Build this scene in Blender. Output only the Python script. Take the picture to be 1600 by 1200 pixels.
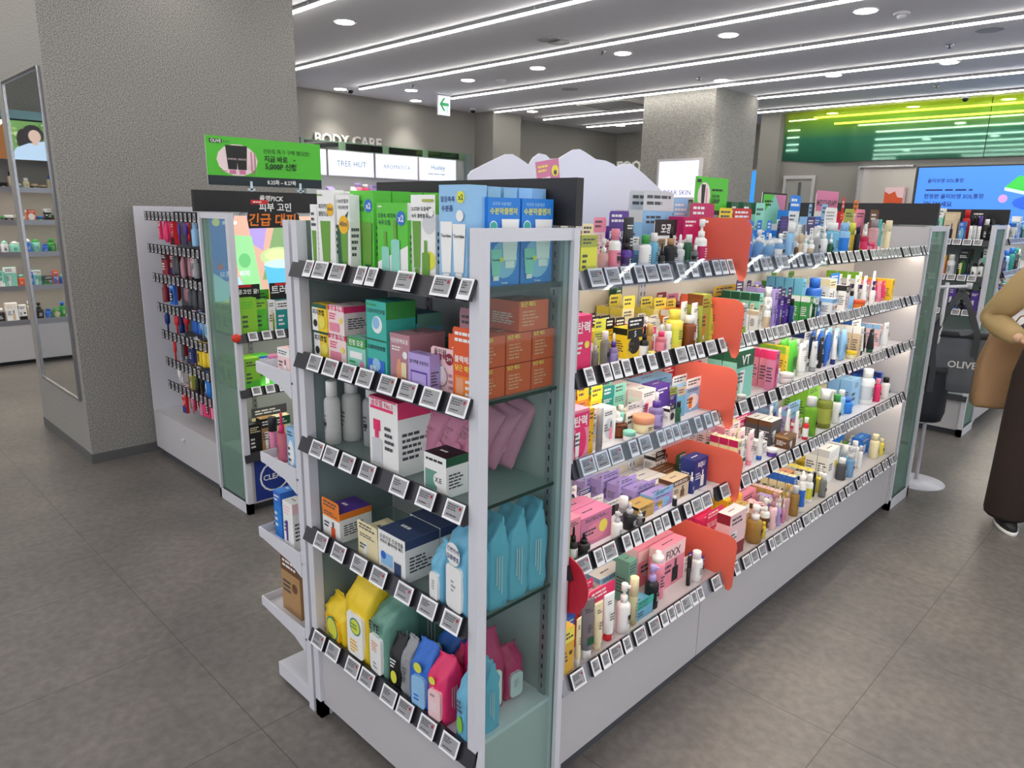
import bpy, math, random
from mathutils import Vector, Matrix
R = math.radians
for o in list(bpy.data.objects): bpy.data.objects.remove(o)
C = bpy.context.scene.collection
sc = bpy.context.scene
# ---------------------------------------------------------------- camera, world, exposure
cam_d = bpy.data.cameras.new('camera'); cam = bpy.data.objects.new('camera', cam_d); C.objects.link(cam)
YAW, PITCH, ROLL, FPX = R(-225.6938), R(13.6316), R(1.0758), 1113.46
_f = Vector((math.cos(YAW)*math.cos(PITCH), math.sin(YAW)*math.cos(PITCH), -math.sin(PITCH)))
_r0 = Vector((math.sin(YAW), -math.cos(YAW), 0)); _u0 = _r0.cross(_f)
_r = _r0*math.cos(ROLL) + _u0*math.sin(ROLL); _u = _r.cross(_f)
cam.matrix_world = Matrix(((_r.x,_u.x,-_f.x,0),(_r.y,_u.y,-_f.y,0),(_r.z,_u.z,-_f.z,1.6),(0,0,0,1)))
cam_d.sensor_fit = 'HORIZONTAL'; cam_d.sensor_width = 36.0; cam_d.lens = FPX*36.0/1600.0
cam_d.clip_start = 0.05; cam_d.clip_end = 100
sc.camera = cam
w = bpy.data.worlds.new('world'); sc.world = w; w.use_nodes = True
w.node_tree.nodes['Background'].inputs[0].default_value = (.9,.93,1,1)
w.node_tree.nodes['Background'].inputs[1].default_value = 0.55
sc.view_settings.view_transform = 'Standard'; sc.view_settings.look = 'None'
sc.view_settings.exposure = 1.08; sc.view_settings.gamma = 1.0; sc.view_settings.use_curve_mapping = False
STRIP_E = 11.0; DOWN_E = 14.0; LED_E = 7.0; SIGN_E = 1.15; CEIL = 3.1; LAMP_W = 32.0
# ---------------------------------------------------------------- materials
def s2l(c): return tuple((v/12.92 if v <= .04045 else ((v+.055)/1.055)**2.4) for v in c)
def hx(h): return tuple(int(h[i:i+2],16)/255 for i in (0,2,4))
PAL = dict(w='f2f2f0', k='17171a', r='d3242b', p='ee8fa6', hp='e8336f', mg='c41d62', pu='5b3a9c', lv='b3a0dc', b='2f6fd0', lb='93c3ea',
 db='1d2f7a', te='1f8f8c', mi='8fd6c3', g='3f9f4a', dg='1d5a3c', lg='8ccc3a', ly='dfe04a', y='f2d02c', cr='efe3b8', o='f08226', br='6b4326', be='d9c3a3',
 gy='9a9ca0', dy='4a4c52', si='c9cbd0', go='c9a35a', am='7a3d14', co='ee6350', pc='f6cfd2', dr='8a2433', nb='3d4c74', sk='6fb6d6', yl='f4e35a',
 mu='d98aa8', wp='f7dfe0', bb='1f7fdb', ol='a8b04a', gt='6d9f8f', ag='6aa13a', ps='b98490', tq='3fb7a9', ct='b08a5a', dp='3c2a66', lgy='d0d2d6', ob='e2592a',
 og='e9a07a', go2='e0b040', ye='f0b81c', gn='5cc63c', pi='d77fa5')
_M = {}
def nm(name, col, rough=.5, metal=0., emit=0., alpha=0.):
    key = name
    if key in _M: return _M[key]
    m = bpy.data.materials.new(name); m.use_nodes = True; nt = m.node_tree; b = nt.nodes['Principled BSDF']
    c = s2l(col)
    b.inputs['Base Color'].default_value = (*c,1); b.inputs['Roughness'].default_value = rough; b.inputs['Metallic'].default_value = metal
    if emit and emit < 2.6: emit *= .40
    if emit: b.inputs['Emission Color'].default_value = (*c,1); b.inputs['Emission Strength'].default_value = emit
    if alpha:
        t = nt.nodes.new('ShaderNodeBsdfTransparent'); t.inputs[0].default_value = (*(min(1,.35+.65*v) for v in c),1)
        mx = nt.nodes.new('ShaderNodeMixShader'); mx.inputs[0].default_value = 1-alpha
        nt.links.new(t.outputs[0], mx.inputs[1]); nt.links.new(b.outputs[0], mx.inputs[2])
        nt.links.new(mx.outputs[0], nt.nodes['Material Output'].inputs[0])
    _M[key] = m; return m
def pm(code):
    """palette material; prefix T = see-through, M = metal, E = lit, G = glossy plastic"""
    if code in _M: return _M[code]
    if code[0] == 'T' : return nm(code, hx(PAL[code[1:]]), .12, alpha=.5)
    if code[0] == 'M' : return nm(code, hx(PAL[code[1:]]), .25, 1.)
    if code[0] == 'G' : return nm(code, hx(PAL[code[1:]]), .22)
    if code[0] == 'E' : return nm(code, hx(PAL[code[1:]]), .6, emit=SIGN_E)
    return nm(code, hx(PAL[code]), .45)
def glass(name, tint, refl=.5, dens=0.):
    if name in _M: return _M[name]
    m = bpy.data.materials.new(name); m.use_nodes = True; nt = m.node_tree; nt.nodes.clear()
    out = nt.nodes.new('ShaderNodeOutputMaterial'); t = nt.nodes.new('ShaderNodeBsdfTransparent'); t.inputs[0].default_value = (*tint,1)
    g = nt.nodes.new('ShaderNodeBsdfGlossy'); g.inputs['Roughness'].default_value = .03; g.inputs[0].default_value = (.9,.95,.95,1)
    fr = nt.nodes.new('ShaderNodeFresnel'); fr.inputs[0].default_value = 1.5
    gm_ = nt.nodes.new('ShaderNodeNewGeometry'); iv = nt.nodes.new('ShaderNodeMath'); iv.operation = 'SUBTRACT'; iv.inputs[0].default_value = 1.0; nt.links.new(gm_.outputs['Backfacing'], iv.inputs[1])
    mf = nt.nodes.new('ShaderNodeMath'); mf.operation = 'MULTIPLY'; nt.links.new(fr.outputs[0], mf.inputs[0]); nt.links.new(iv.outputs[0], mf.inputs[1])
    ml = nt.nodes.new('ShaderNodeMath'); ml.operation = 'MULTIPLY'; ml.inputs[1].default_value = refl
    mx = nt.nodes.new('ShaderNodeMixShader'); nt.links.new(mf.outputs[0], ml.inputs[0]); nt.links.new(ml.outputs[0], mx.inputs[0])
    nt.links.new(t.outputs[0], mx.inputs[1]); nt.links.new(g.outputs[0], mx.inputs[2])
    last = mx
    if dens:
        d = nt.nodes.new('ShaderNodeBsdfDiffuse'); d.inputs[0].default_value = (*tint,1)
        m2 = nt.nodes.new('ShaderNodeMixShader'); m2.inputs[0].default_value = dens
        nt.links.new(mx.outputs[0], m2.inputs[1]); nt.links.new(d.outputs[0], m2.inputs[2]); last = m2
    nt.links.new(last.outputs[0], out.inputs[0]); _M[name] = m; return m
def noisy(name, c1, c2, scale, rough=.8, bump=0., bscale=60, detail=4, c3=None, tiles=None, lo=.35, hi=.65):
    m = bpy.data.materials.new(name); m.use_nodes = True; nt = m.node_tree; b = nt.nodes['Principled BSDF']
    L = nt.links.new; N = nt.nodes.new
    g = N('ShaderNodeNewGeometry'); n = N('ShaderNodeTexNoise'); n.inputs['Scale'].default_value = scale; n.inputs['Detail'].default_value = detail
    L(g.outputs['Position'], n.inputs['Vector'])
    r = N('ShaderNodeValToRGB'); r.color_ramp.elements[0].position = lo; r.color_ramp.elements[1].position = hi
    r.color_ramp.elements[0].color = (*s2l(c1),1); r.color_ramp.elements[1].color = (*s2l(c2),1)
    L(n.outputs[0], r.inputs[0]); col = r.outputs[0]
    if c3:
        n3 = N('ShaderNodeTexNoise'); n3.inputs['Scale'].default_value = 1.6; n3.inputs['Detail'].default_value = 8; n3.inputs['Roughness'].default_value = .65
        L(g.outputs['Position'], n3.inputs['Vector'])
        r3 = N('ShaderNodeValToRGB'); r3.color_ramp.elements[0].position = .36; r3.color_ramp.elements[1].position = .66
        r3.color_ramp.elements[0].color = (*c3,1); r3.color_ramp.elements[1].color = (1.12,1.1,1.08,1); L(n3.outputs[0], r3.inputs[0])
        mu = N('ShaderNodeMix'); mu.data_type = 'RGBA'; mu.blend_type = 'MULTIPLY'; mu.inputs[0].default_value = 1
        L(col, mu.inputs[6]); L(r3.outputs[0], mu.inputs[7]); col = mu.outputs[2]
    if tiles:
        x0, y0, t, gw = tiles
        sp = N('ShaderNodeSeparateXYZ'); L(g.outputs['Position'], sp.inputs[0]); outs = []
        for ax, o0 in ((0,x0),(1,y0)):
            a = N('ShaderNodeMath'); a.operation = 'SUBTRACT'; L(sp.outputs[ax], a.inputs[0]); a.inputs[1].default_value = o0 - 50*t
            f = N('ShaderNodeMath'); f.operation = 'MODULO'; L(a.outputs[0], f.inputs[0]); f.inputs[1].default_value = t
            c = N('ShaderNodeMath'); c.operation = 'LESS_THAN'; L(f.outputs[0], c.inputs[0]); c.inputs[1].default_value = gw
            outs.append(c.outputs[0])
        mxm = N('ShaderNodeMath'); mxm.operation = 'MAXIMUM'; L(outs[0], mxm.inputs[0]); L(outs[1], mxm.inputs[1])
        mj = N('ShaderNodeMix'); mj.data_type = 'RGBA'; L(mxm.outputs[0], mj.inputs[0]); L(col, mj.inputs[6]); mj.inputs[7].default_value = (.06,.058,.055,1); col = mj.outputs[2]
    L(col, b.inputs['Base Color']); b.inputs['Roughness'].default_value = rough
    if bump:
        nb = N('ShaderNodeTexNoise'); nb.inputs['Scale'].default_value = bscale; nb.inputs['Detail'].default_value = 3; L(g.outputs['Position'], nb.inputs['Vector'])
        bp = N('ShaderNodeBump'); bp.inputs['Strength'].default_value = bump; bp.inputs['Distance'].default_value = .004
        L(nb.outputs[0], bp.inputs['Height']); L(bp.outputs[0], b.inputs['Normal'])
    _M[name] = m; return m
M_CONC = noisy('concrete', hx('6f6d6a'), hx('aba8a2'), 150, .9, .6, 130, 3)
M_FLOOR = noisy('floor_tile', hx('6b6662'), hx('7a7571'), 30, .40, .05, 300, 6, c3=(.74,.75,.78), tiles=(-2.537,.838,.64,.0028))
M_CEIL = nm('ceiling_paint', (.88,.88,.91), .85)
M_WHITE = nm('white_metal', (.84,.84,.87), .35)
M_WHITE2 = nm('white_panel', (.76,.75,.76), .45)
M_CREAM = nm('cream_panel', (.90,.87,.82), .5)
M_GREEN = nm('grey_green_panel', (.50,.56,.56), .15)
M_GREY = nm('grey_back_panel', (.66,.68,.68), .5)
M_BLACK = nm('black_board', (.13,.13,.14), .5)
M_RAIL = nm('rail_metal', (.62,.62,.65), .3, .5)
M_DRAIL = nm('rail_dark', (.20,.20,.22), .3, .2)
M_GLASS = glass('clear_glass', (.86,.94,.91), 1.0)
M_GLASSG = glass('green_glass', (.58,.72,.66), 1.2, .18)
M_SHELFG = glass('shelf_glass', (.72,.80,.78), 1.2, .15)
M_FILM = glass('clear_film', (.93,.95,.98), 2.2)
M_EDGE = nm('glass_edge', (.16,.24,.22), .2)
M_CORAL = nm('coral_acrylic', hx('f57a66'), .3, alpha=.30)
M_MOUNT = nm('frosted_acrylic', (.93,.93,.99), .35, alpha=.10)
M_STRIP = nm('strip_light', (1,.985,.95), .5, emit=STRIP_E)
M_DOWN = nm('downlight_glow', (1,.98,.93), .5, emit=DOWN_E)
M_LED = nm('shelf_led', (1,.95,.87), .5, emit=LED_E)
M_MIRROR = nm('mirror_glass', (.86,.88,.87), .02, 1.)
M_CHROME = nm('steel', (.72,.72,.74), .22, 1.)
M_TAGW = nm('tag_casing', (.93,.93,.94), .35); M_TAGS = nm('tag_screen', (.60,.60,.61), .25); M_TAGT = nm('tag_print', (.22,.22,.24), .5)
M_TAGR = nm('tag_red', (.62,.12,.2), .5); M_TAGB = nm('tag_side', (.12,.12,.14), .4)
# ---------------------------------------------------------------- mesh builder
class MB:
    def __init__(s): s.v=[]; s.f=[]; s.m=[]; s.sm=[]; s.mats=[]
    def mi(s, m):
        if isinstance(m, str): m = pm(m)
        if m not in s.mats: s.mats.append(m)
        return s.mats.index(m)
    def face(s, pts, m, smooth=False):
        i = len(s.v); s.v += [tuple(p) for p in pts]; s.f.append(tuple(range(i,i+len(pts)))); s.m.append(s.mi(m)); s.sm.append(smooth)
    def box(s, x0,x1,y0,y1,z0,z1, m, mtop=None, mside=None):
        i = len(s.v); s.v += [(x,y,z) for x in (x0,x1) for y in (y0,y1) for z in (z0,z1)]
        q = [((0,2,3,1),m if mside is None else mside),((4,5,7,6),m if mside is None else mside),((0,1,5,4),m),((2,6,7,3),m),((0,4,6,2),m),((1,3,7,5),mtop or m)]
        for a, mm in q: s.f.append(tuple(i+k for k in a)); s.m.append(s.mi(mm)); s.sm.append(False)
        return s
    def prism(s, poly, axis, a0, a1, m, mcap=None):
        """poly of 2-D points extruded along axis; axis x: (y,z), y: (x,z), z: (x,y)"""
        def P(p,a): return (a,p[0],p[1]) if axis=='x' else ((p[0],a,p[1]) if axis=='y' else (p[0],p[1],a))
        n=len(poly); i=len(s.v); s.v += [P(p,a0) for p in poly]+[P(p,a1) for p in poly]
        s.f.append(tuple(range(i+n-1,i-1,-1))); s.m.append(s.mi(mcap or m)); s.sm.append(False)
        s.f.append(tuple(range(i+n,i+2*n))); s.m.append(s.mi(mcap or m)); s.sm.append(False)
        for k in range(n):
            s.f.append((i+k,i+(k+1)%n,i+n+(k+1)%n,i+n+k)); s.m.append(s.mi(m)); s.sm.append(False)
        return s
    def lathe(s, prof, m, c=(0,0,0), n=16, sx=1, sy=1, sup=0, caps=True):
        """prof of (r,z); sup>0 gives a rounded-square section"""
        i=len(s.v)
        for r,z in prof:
            for k in range(n):
                a=2*math.pi*(k+.5)/n; ca,sa=math.cos(a),math.sin(a)
                if sup: q=1/max(abs(ca),abs(sa)); q=1+(q-1)*sup; ca*=q; sa*=q
                s.v.append((c[0]+r*ca*sx,c[1]+r*sa*sy,c[2]+z))
        for j in range(len(prof)-1):
            for k in range(n):
                s.f.append((i+j*n+k,i+j*n+(k+1)%n,i+(j+1)*n+(k+1)%n,i+(j+1)*n+k)); s.m.append(s.mi(m)); s.sm.append(True)
        if caps:
            s.f.append(tuple(i+k for k in range(n-1,-1,-1))); s.m.append(s.mi(m)); s.sm.append(False)
            j=len(prof)-1; s.f.append(tuple(i+j*n+k for k in range(n))); s.m.append(s.mi(m)); s.sm.append(False)
        return s
    def tube(s, pts, r, m, n=8):
        pts=[Vector(p) for p in pts]; rs = r if isinstance(r,(list,tuple)) else [r]*len(pts); i=len(s.v)
        for j,p in enumerate(pts):
            d=(pts[min(j+1,len(pts)-1)]-pts[max(j-1,0)]).normalized(); a=d.orthogonal().normalized() if j==0 else (a-d*a.dot(d)).normalized(); b=d.cross(a)
            for k in range(n):
                t=2*math.pi*k/n; s.v.append(tuple(p+(a*math.cos(t)+b*math.sin(t))*rs[j]))
        for j in range(len(pts)-1):
            for k in range(n):
                s.f.append((i+j*n+k,i+j*n+(k+1)%n,i+(j+1)*n+(k+1)%n,i+(j+1)*n+k)); s.m.append(s.mi(m)); s.sm.append(True)
        for j,rev in ((0,1),(len(pts)-1,0)):
            q=[i+j*n+k for k in range(n)]; s.f.append(tuple(q[::-1] if rev else q)); s.m.append(s.mi(m)); s.sm.append(False)
        return s
    def build(s, name, parent=None, loc=None, rotz=0):
        me=bpy.data.meshes.new(name); me.from_pydata(s.v,[],s.f); me.validate()
        for m in s.mats: me.materials.append(m)
        if len(me.polygons)==len(s.m):
            me.polygons.foreach_set('material_index',s.m); me.polygons.foreach_set('use_smooth',s.sm)
        me.update(); o=bpy.data.objects.new(name,me); C.objects.link(o)
        if parent: o.parent=parent
        if loc: o.location=loc
        o.rotation_euler[2]=rotz
        return o
_T = {}
def glyphs(txt, bold):
    k=(txt,bold)
    if k in _T: return _T[k]
    cu=bpy.data.curves.new('t','FONT'); cu.body=txt; cu.size=1; cu.offset=.022 if bold else 0; cu.resolution_u=2; cu.align_x='LEFT'
    ob=bpy.data.objects.new('t',cu); C.objects.link(ob); dg=bpy.context.evaluated_depsgraph_get(); me=bpy.data.meshes.new_from_object(ob.evaluated_get(dg))
    vs=[tuple(v.co[:2]) for v in me.vertices]; fs=[tuple(p.vertices) for p in me.polygons]
    bpy.data.objects.remove(ob); bpy.data.curves.remove(cu); bpy.data.meshes.remove(me)
    if vs:
        x0=min(v[0] for v in vs); x1=max(v[0] for v in vs); y0=min(v[1] for v in vs); y1=max(v[1] for v in vs)
        vs=[(v[0]-x0,v[1]-y0) for v in vs]; d=(vs,fs,x1-x0,y1-y0)
    else: d=([],[],1,1)
    _T[k]=d; return d
class Fr:
    """flat frame on a surface: origin, u and v direction, sizes; draws decals in layers in front of it"""
    def __init__(s, mb, o, u, v, W, H):
        s.mb=mb; s.o=Vector(o); s.u=Vector(u); s.v=Vector(v); s.W=W; s.H=H; s.n=s.u.cross(s.v); s.k=0
    def P(s,a,b): return tuple(s.o+s.u*(a*s.W)+s.v*(b*s.H)+s.n*(.0003*(s.k+1)))
    def poly(s, pts, m): s.mb.face([s.P(*p) for p in pts], m); s.k+=1
    def rect(s,a0,b0,a1,b1,m): s.poly([(a0,b0),(a1,b0),(a1,b1),(a0,b1)],m)
    def ell(s,a,b,ra,rb,m,n=14): s.poly([(a+ra*math.cos(6.2832*i/n),b+rb*math.sin(6.2832*i/n)) for i in range(n)],m)
    def disc(s,a,b,ra,m,n=16): s.ell(a,b,ra,ra*s.W/s.H,m,n)
    def text(s,t,a,b,wid,m,bold=True,maxh=None,al='c',slant=0,ext=0):
        vs,fs,tw,th=glyphs(t,bold)
        if not vs: return
        k=wid*s.W/tw
        if maxh and th*k>maxh*s.H: k=maxh*s.H/th
        x0=a*s.W-(tw*k/2 if al=='c' else 0); y0=b*s.H-th*k/2
        i=len(s.mb.v); mi=s.mb.mi(m)
        for x,y in vs: s.mb.v.append(tuple(s.o+s.u*(x0+x*k+slant*y*k)+s.v*(y0+y*k)+s.n*(.0003*(s.k+1)+ext)))
        for f in fs: s.mb.f.append(tuple(i+q for q in f)); s.mb.m.append(mi); s.mb.sm.append(False)
        s.k+=1
    def lines(s,a0,b0,a1,b1,n,m,rnd=None):
        rnd=rnd or random.Random(n+int(a0*97)+int(b0*53)); hh=(b1-b0)/n; mi=m
        for i in range(n):
            b=b1-hh*(i+.5); e=a0+(a1-a0)*rnd.uniform(.55,1); x=a0
            while x<e-1e-6:
                q=min(e,x+(a1-a0)*rnd.uniform(.12,.3)); s.mb.face([s.P(x,b-hh*.25),s.P(q,b-hh*.25),s.P(q,b+hh*.25),s.P(x,b+hh*.25)],mi); x=q+(a1-a0)*.04
        s.k+=1
    def tube(s,a,b0,b1,wd,m,cap='w'):
        s.poly([(a-wd*.36,b0+(b1-b0)*.16),(a+wd*.36,b0+(b1-b0)*.16),(a+wd*.5,b1),(a-wd*.5,b1)],m); s.rect(a-wd*.26,b0,a+wd*.26,b0+(b1-b0)*.15,cap)
    def bottle(s,a,b0,b1,wd,m,cap='w'):
        q=b0+(b1-b0)*.66; s.poly([(a-wd/2,b0),(a+wd/2,b0),(a+wd/2,q*.97),(a+wd*.2,q),(a-wd*.2,q),(a-wd/2,q*.97)],m); s.rect(a-wd*.18,q,a+wd*.18,b1,cap)
    def ops(s, ops):
        for q in ops:
            c=q[0]
            if c=='b': s.rect(*q[1:6])
            elif c=='e': s.disc(*q[1:5])
            elif c=='t': s.text(q[1],q[2],q[3],q[4],q[5],maxh=q[6] if len(q)>6 else None)
            elif c=='T': s.tube(q[1],q[2],q[3],q[4],q[5],q[6] if len(q)>6 else 'w')
            elif c=='B': s.bottle(q[1],q[2],q[3],q[4],q[5],q[6] if len(q)>6 else 'w')
            elif c=='l': s.lines(*q[1:7])
            elif c=='g': s.poly(q[1],q[2])
def tag(o,label=None,cat=None,group=None,kind=None):
    if label: o['label']=label
    if cat: o['category']=cat
    if group: o['group']=group
    if kind: o['kind']=kind
    return o
def empty(name,loc,rz=0):
    o=bpy.data.objects.new(name,None); C.objects.link(o); o.location=loc; o.rotation_euler[2]=rz; o.empty_display_size=.05; return o
def one(name,x0,x1,y0,y1,z0,z1,m,parent=None,kind=None): 
    o=MB().box(x0,x1,y0,y1,z0,z1,m).build(name,parent)
    if kind: o['kind']=kind
    return o
def copy_tree(o,parent=None):
    c=o.copy(); C.objects.link(c); c.parent=parent
    for ch in o.children: copy_tree(ch,c)
    return c
# ================================================================ room shell
def struct(name,o): o['kind']='structure'; return o
struct('floor', MB().box(-9.0,4,-4,13,-.05,0,M_FLOOR).build('floor'))
struct('ceiling', MB().box(-9.0,4,-4,13,CEIL,CEIL+.05,M_CEIL).build('ceiling'))
def wall(name, x0,x1,y0,y1,z0=0,z1=CEIL,m=M_CONC): o=MB().box(x0,x1,y0,y1,z0,z1,m).build(name); o['kind']='structure'; return o
wall('wall_left',-9.04,-8.84,-4,12.2)
wall('wall_back',-8.84,-5.39,12.0,12.2)
wall('wall_counter',-5.08,4,11.0,11.2)
wall('wall_return',-5.39,-5.08,10.86,12.2)
wall('wall_pilaster',-8.84,-8.42,8.1,8.72)
wall('wall_pilaster',-8.84,-7.9,11.85,12.0); wall('wall_pilaster',-7.4,-6.9,11.85,12.0)
def pillar(name,x0,x1,y0,y1):
    o=MB().box(x0,x1,y0,y1,0,CEIL,M_CONC).box(x0+.0,x1+.006,y0-.006,y1,0,.06,nm('plinth_grey',(.36,.36,.36),.6)).build(name); o['kind']='structure'; return o
pillar('pillar_front',-6.0,-4.86,1.2,2.75); pillar('pillar_rear',-5.70,-4.67,8.19,9.29)
# mirror on the pillar
mr=empty('wall_mirror',(-5.4,1.2,1.4)); tag(mr,'tall frameless-looking mirror with thin steel edge on the near concrete pillar','mirror')
MB().box(-.37,.46,-.012,-.004,-.99,.93,M_MIRROR).build('mirror_glass',mr)
fm=MB()
for a in ((-.385,-.37,-.99,.93),(.46,.475,-.99,.93),(-.385,.475,.93,.945),(-.385,.475,-1.005,-.99)): fm.box(a[0],a[1],-.02,-.001,a[2],a[3],M_CHROME)
fm.build('frame',mr)
# ---------------------------------------------------------------- ceiling lights
ORD=['first','second','third','fourth','fifth','sixth','seventh','eighth','ninth','tenth','eleventh','twelfth','thirteenth','fourteenth','fifteenth','sixteenth','seventeenth','eighteenth','nineteenth','twentieth']
def ordn(i): 
    if i<20: return ORD[i]
    return str(i+1)+('th' if (i+1)%10 not in (1,2,3) else {1:'st',2:'nd',3:'rd'}[(i+1)%10])
for i,(y,xa,xb) in enumerate([(-2.9,-7.6,3.5),(-1.7,-7.6,3.5),(-.5,-7.6,3.5),(.7,-7.6,3.5),(1.9,-7.6,3.5),(3.1,-7.62,3.5),(4.30,-7.62,3.5),(5.51,-8.17,3.5),(6.74,-7.83,3.5),(8.06,-8.34,3.5),(9.17,-8.34,3.5),(10.4,-8.42,3.5)]):
    segs=[(xa,xb)]
    if abs(y-1.9)<.1: segs=[(xa,-6.03),(-4.83,xb)]
    if abs(y-9.17)<.1: segs=[(xa,-5.74),(-4.63,xb)]
    for xa_,xb_ in segs:
        e=empty('linear_ceiling_light',(xa_,y,CEIL)); 
        tag(e,f'long thin white strip light on the ceiling, {ordn(max(0,i-5))} counted from the camera' if i>4 else f'thin white strip light on the ceiling behind the camera, {ordn(i)} row','ceiling light','linear strip lights across the ceiling')
        if len(segs)>1: e['label']=f"thin white ceiling strip light ending at the {'near' if y<5 else 'rear'} pillar, {'left' if xa_==xa else 'right'} side"
        L=xb_-xa_
        MB().box(0,L,-.016,.016,-.040,-.028,M_STRIP).build('diffuser',e)
        h=MB().box(0,L,-.019,.019,-.028,0,nm('trim_grey',(.55,.55,.57),.5))
        h.build('housing',e)
        q=0
        while q<L: MB().box(q,q+.008,-.021,.021,-.042,-.003,M_WHITE).build('joint_clip',e); q+=1.2
DL=[(-5.53,3.6),(-6.74,6.06),(-7.88,6.1),(-8.55,6.7),(-8.54,5.46),(-5.6,6.04),(-4.47,6.02),(-3.35,6.0),(-2.22,5.97),(-1.1,5.95),(-7.97,8.5),(-5.72,8.45),(-4.45,7.9),(-3.36,8.35),(-2.25,8.37),(-7.95,10.75),(-6.6,9.75),(-4.5,10.6),(-3.4,10.62),(-2.29,10.63),]
for i,(x,y) in enumerate(DL):
    e=empty('recessed_downlight',(x,y,CEIL)); j=sum(1 for q in DL[:i] if math.hypot(*q)<math.hypot(x,y))
    vis = i<20
    near = min(((abs(y-s),k) for k,s in enumerate([3.1,4.3,5.51,6.74,8.06,9.17,10.4])))[1]
    tag(e,f"round recessed ceiling downlight nearest the {ordn(near)} strip light, {ordn(sum(1 for q in DL[:20] if min(((abs(q[1]-s),k) for k,s in enumerate([3.1,4.3,5.51,6.74,8.06,9.17,10.4])))[1]==near and q[0]<x))} from the left" if vis else 'round recessed ceiling downlight out of view near the camera','ceiling light','round recessed downlights')
    MB().lathe([(.078,-.002),(.085,-.006),(.095,-.004),(.095,0)],M_WHITE,n=24).build('trim_ring',e)
    MB().lathe([(.076,-.008),(.076,-.0055)],M_DOWN,n=24).build('lamp_lens',e)
    if (x,y) in ((-8.55,6.7),(-8.54,5.46),(-4.45,7.9),(-8.5,.6),(-8.5,1.6),(-5.53,3.6),(-6.74,6.06),(-2.2,1.3),(0,1.3),(-4.4,3.6)):
        ld=bpy.data.lights.new('downlight_beam','SPOT'); ld.energy=LAMP_W; ld.color=(1,.95,.87); ld.spot_size=R(95); ld.spot_blend=.9; ld.shadow_soft_size=.06
        lo=bpy.data.objects.new('downlight_beam',ld); C.objects.link(lo); lo.location=(x,y,CEIL-.02)
def cdev(name,x,y,kind,label):
    m=MB()
    if kind=='speaker':
        m.lathe([(.105,0),(.105,-.003),(.098,-.007),(.09,-.004),(.02,-.004),(0.001,-.006)],nm('grille_white',(.66,.66,.68),.6),n=28)
        o=m.build(name,loc=(x,y,CEIL)); tag(o,label,'speaker')
    elif kind=='smoke':
        o=MB().lathe([(.058,0),(.058,-.012),(.045,-.018)],M_WHITE,n=20).build(name,loc=(x,y,CEIL)); MB().lathe([(.034,-.018),(.034,-.032),(.022,-.042),(.001,-.043)],M_WHITE,n=16).build('sensor_cage',o); tag(o,label,'smoke detector')
    elif kind=='sprinkler':
        o=MB().lathe([(.035,0),(.032,-.006),(.012,-.009)],M_CHROME,n=14).build(name,loc=(x,y,CEIL)); MB().lathe([(.006,-.009),(.006,-.03),(.018,-.032),(.018,-.034)],M_CHROME,n=10).build('spray_head',o); tag(o,label,'sprinkler')
    else:
        o=MB().lathe([(.05,0),(.05,-.02),(.042,-.026)],M_WHITE,n=18).build(name,loc=(x,y,CEIL)); MB().lathe([(.036,-.026),(.034,-.045),(.02,-.062),(.001,-.066)],'Gk',n=16).build('lens_dome',o); tag(o,label,'security camera')
for a in [('ceiling_speaker',-4.64,5.14,'speaker','flat round ceiling speaker in front of the second strip light, left of its pair'),('ceiling_speaker',-4.64,5.48-.2,'speaker','flat round ceiling speaker in front of the second strip light, right of its pair'),
 ('ceiling_speaker',-6.2,7.29,'speaker','flat round ceiling speaker above the air vent'),('ceiling_speaker',-1.67,7.17,'speaker','flat round ceiling speaker at the right of the ceiling'),
 ('smoke_detector',-2.04,6.2,'smoke','white smoke detector on the ceiling at top right'),('smoke_detector',-6.44,6.32,'smoke','white smoke detector beside the green arrow sign'),
 ('dome_camera',-8.4,5.52,'cam','black dome camera above the BODY CARE wall'),('dome_camera',-8.5,7.75,'cam','black dome camera by the wall pilaster behind the arrow sign'),('dome_camera',-2.65,10.75,'cam','black dome camera above the green glass band'),
 ('fire_sprinkler',-4.57,5.83,'sprinkler','small sprinkler head in the middle of the ceiling'),('fire_sprinkler',-4.56,7.6,'sprinkler','small sprinkler head left of the rear pillar top'),('fire_sprinkler',-2.05,7.55,'sprinkler','small sprinkler head near the fourth strip at right'),('fire_sprinkler',-7.55,5.87,'sprinkler','small sprinkler head left of the arrow sign'),('fire_sprinkler',-2.7,9.68,'sprinkler','small sprinkler head near the green glass band')]: cdev(*a)
# air-conditioning cassette
ac=empty('air_conditioner_cassette',(-6.48,8.62,CEIL)); tag(ac,'square grey air conditioner cassette in the ceiling left of the rear pillar','air conditioner')
MB().box(-.48,.48,-.42,.42,-.025,0,M_WHITE2).build('panel',ac)
g=MB()
for i in range(14): g.box(-.27,.27,-.26+i*.04,-.26+i*.04+.02,-.034,-.026,'lgy')
g.build('grille',ac)
for (a,b,c,d) in ((-.4,.4,-.38,-.32),(-.4,.4,.32,.38),(-.45,-.39,-.3,.3),(.39,.45,-.3,.3)): MB().box(a,b,c,d,-.032,-.024,'w').build('air_flap',ac)
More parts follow.
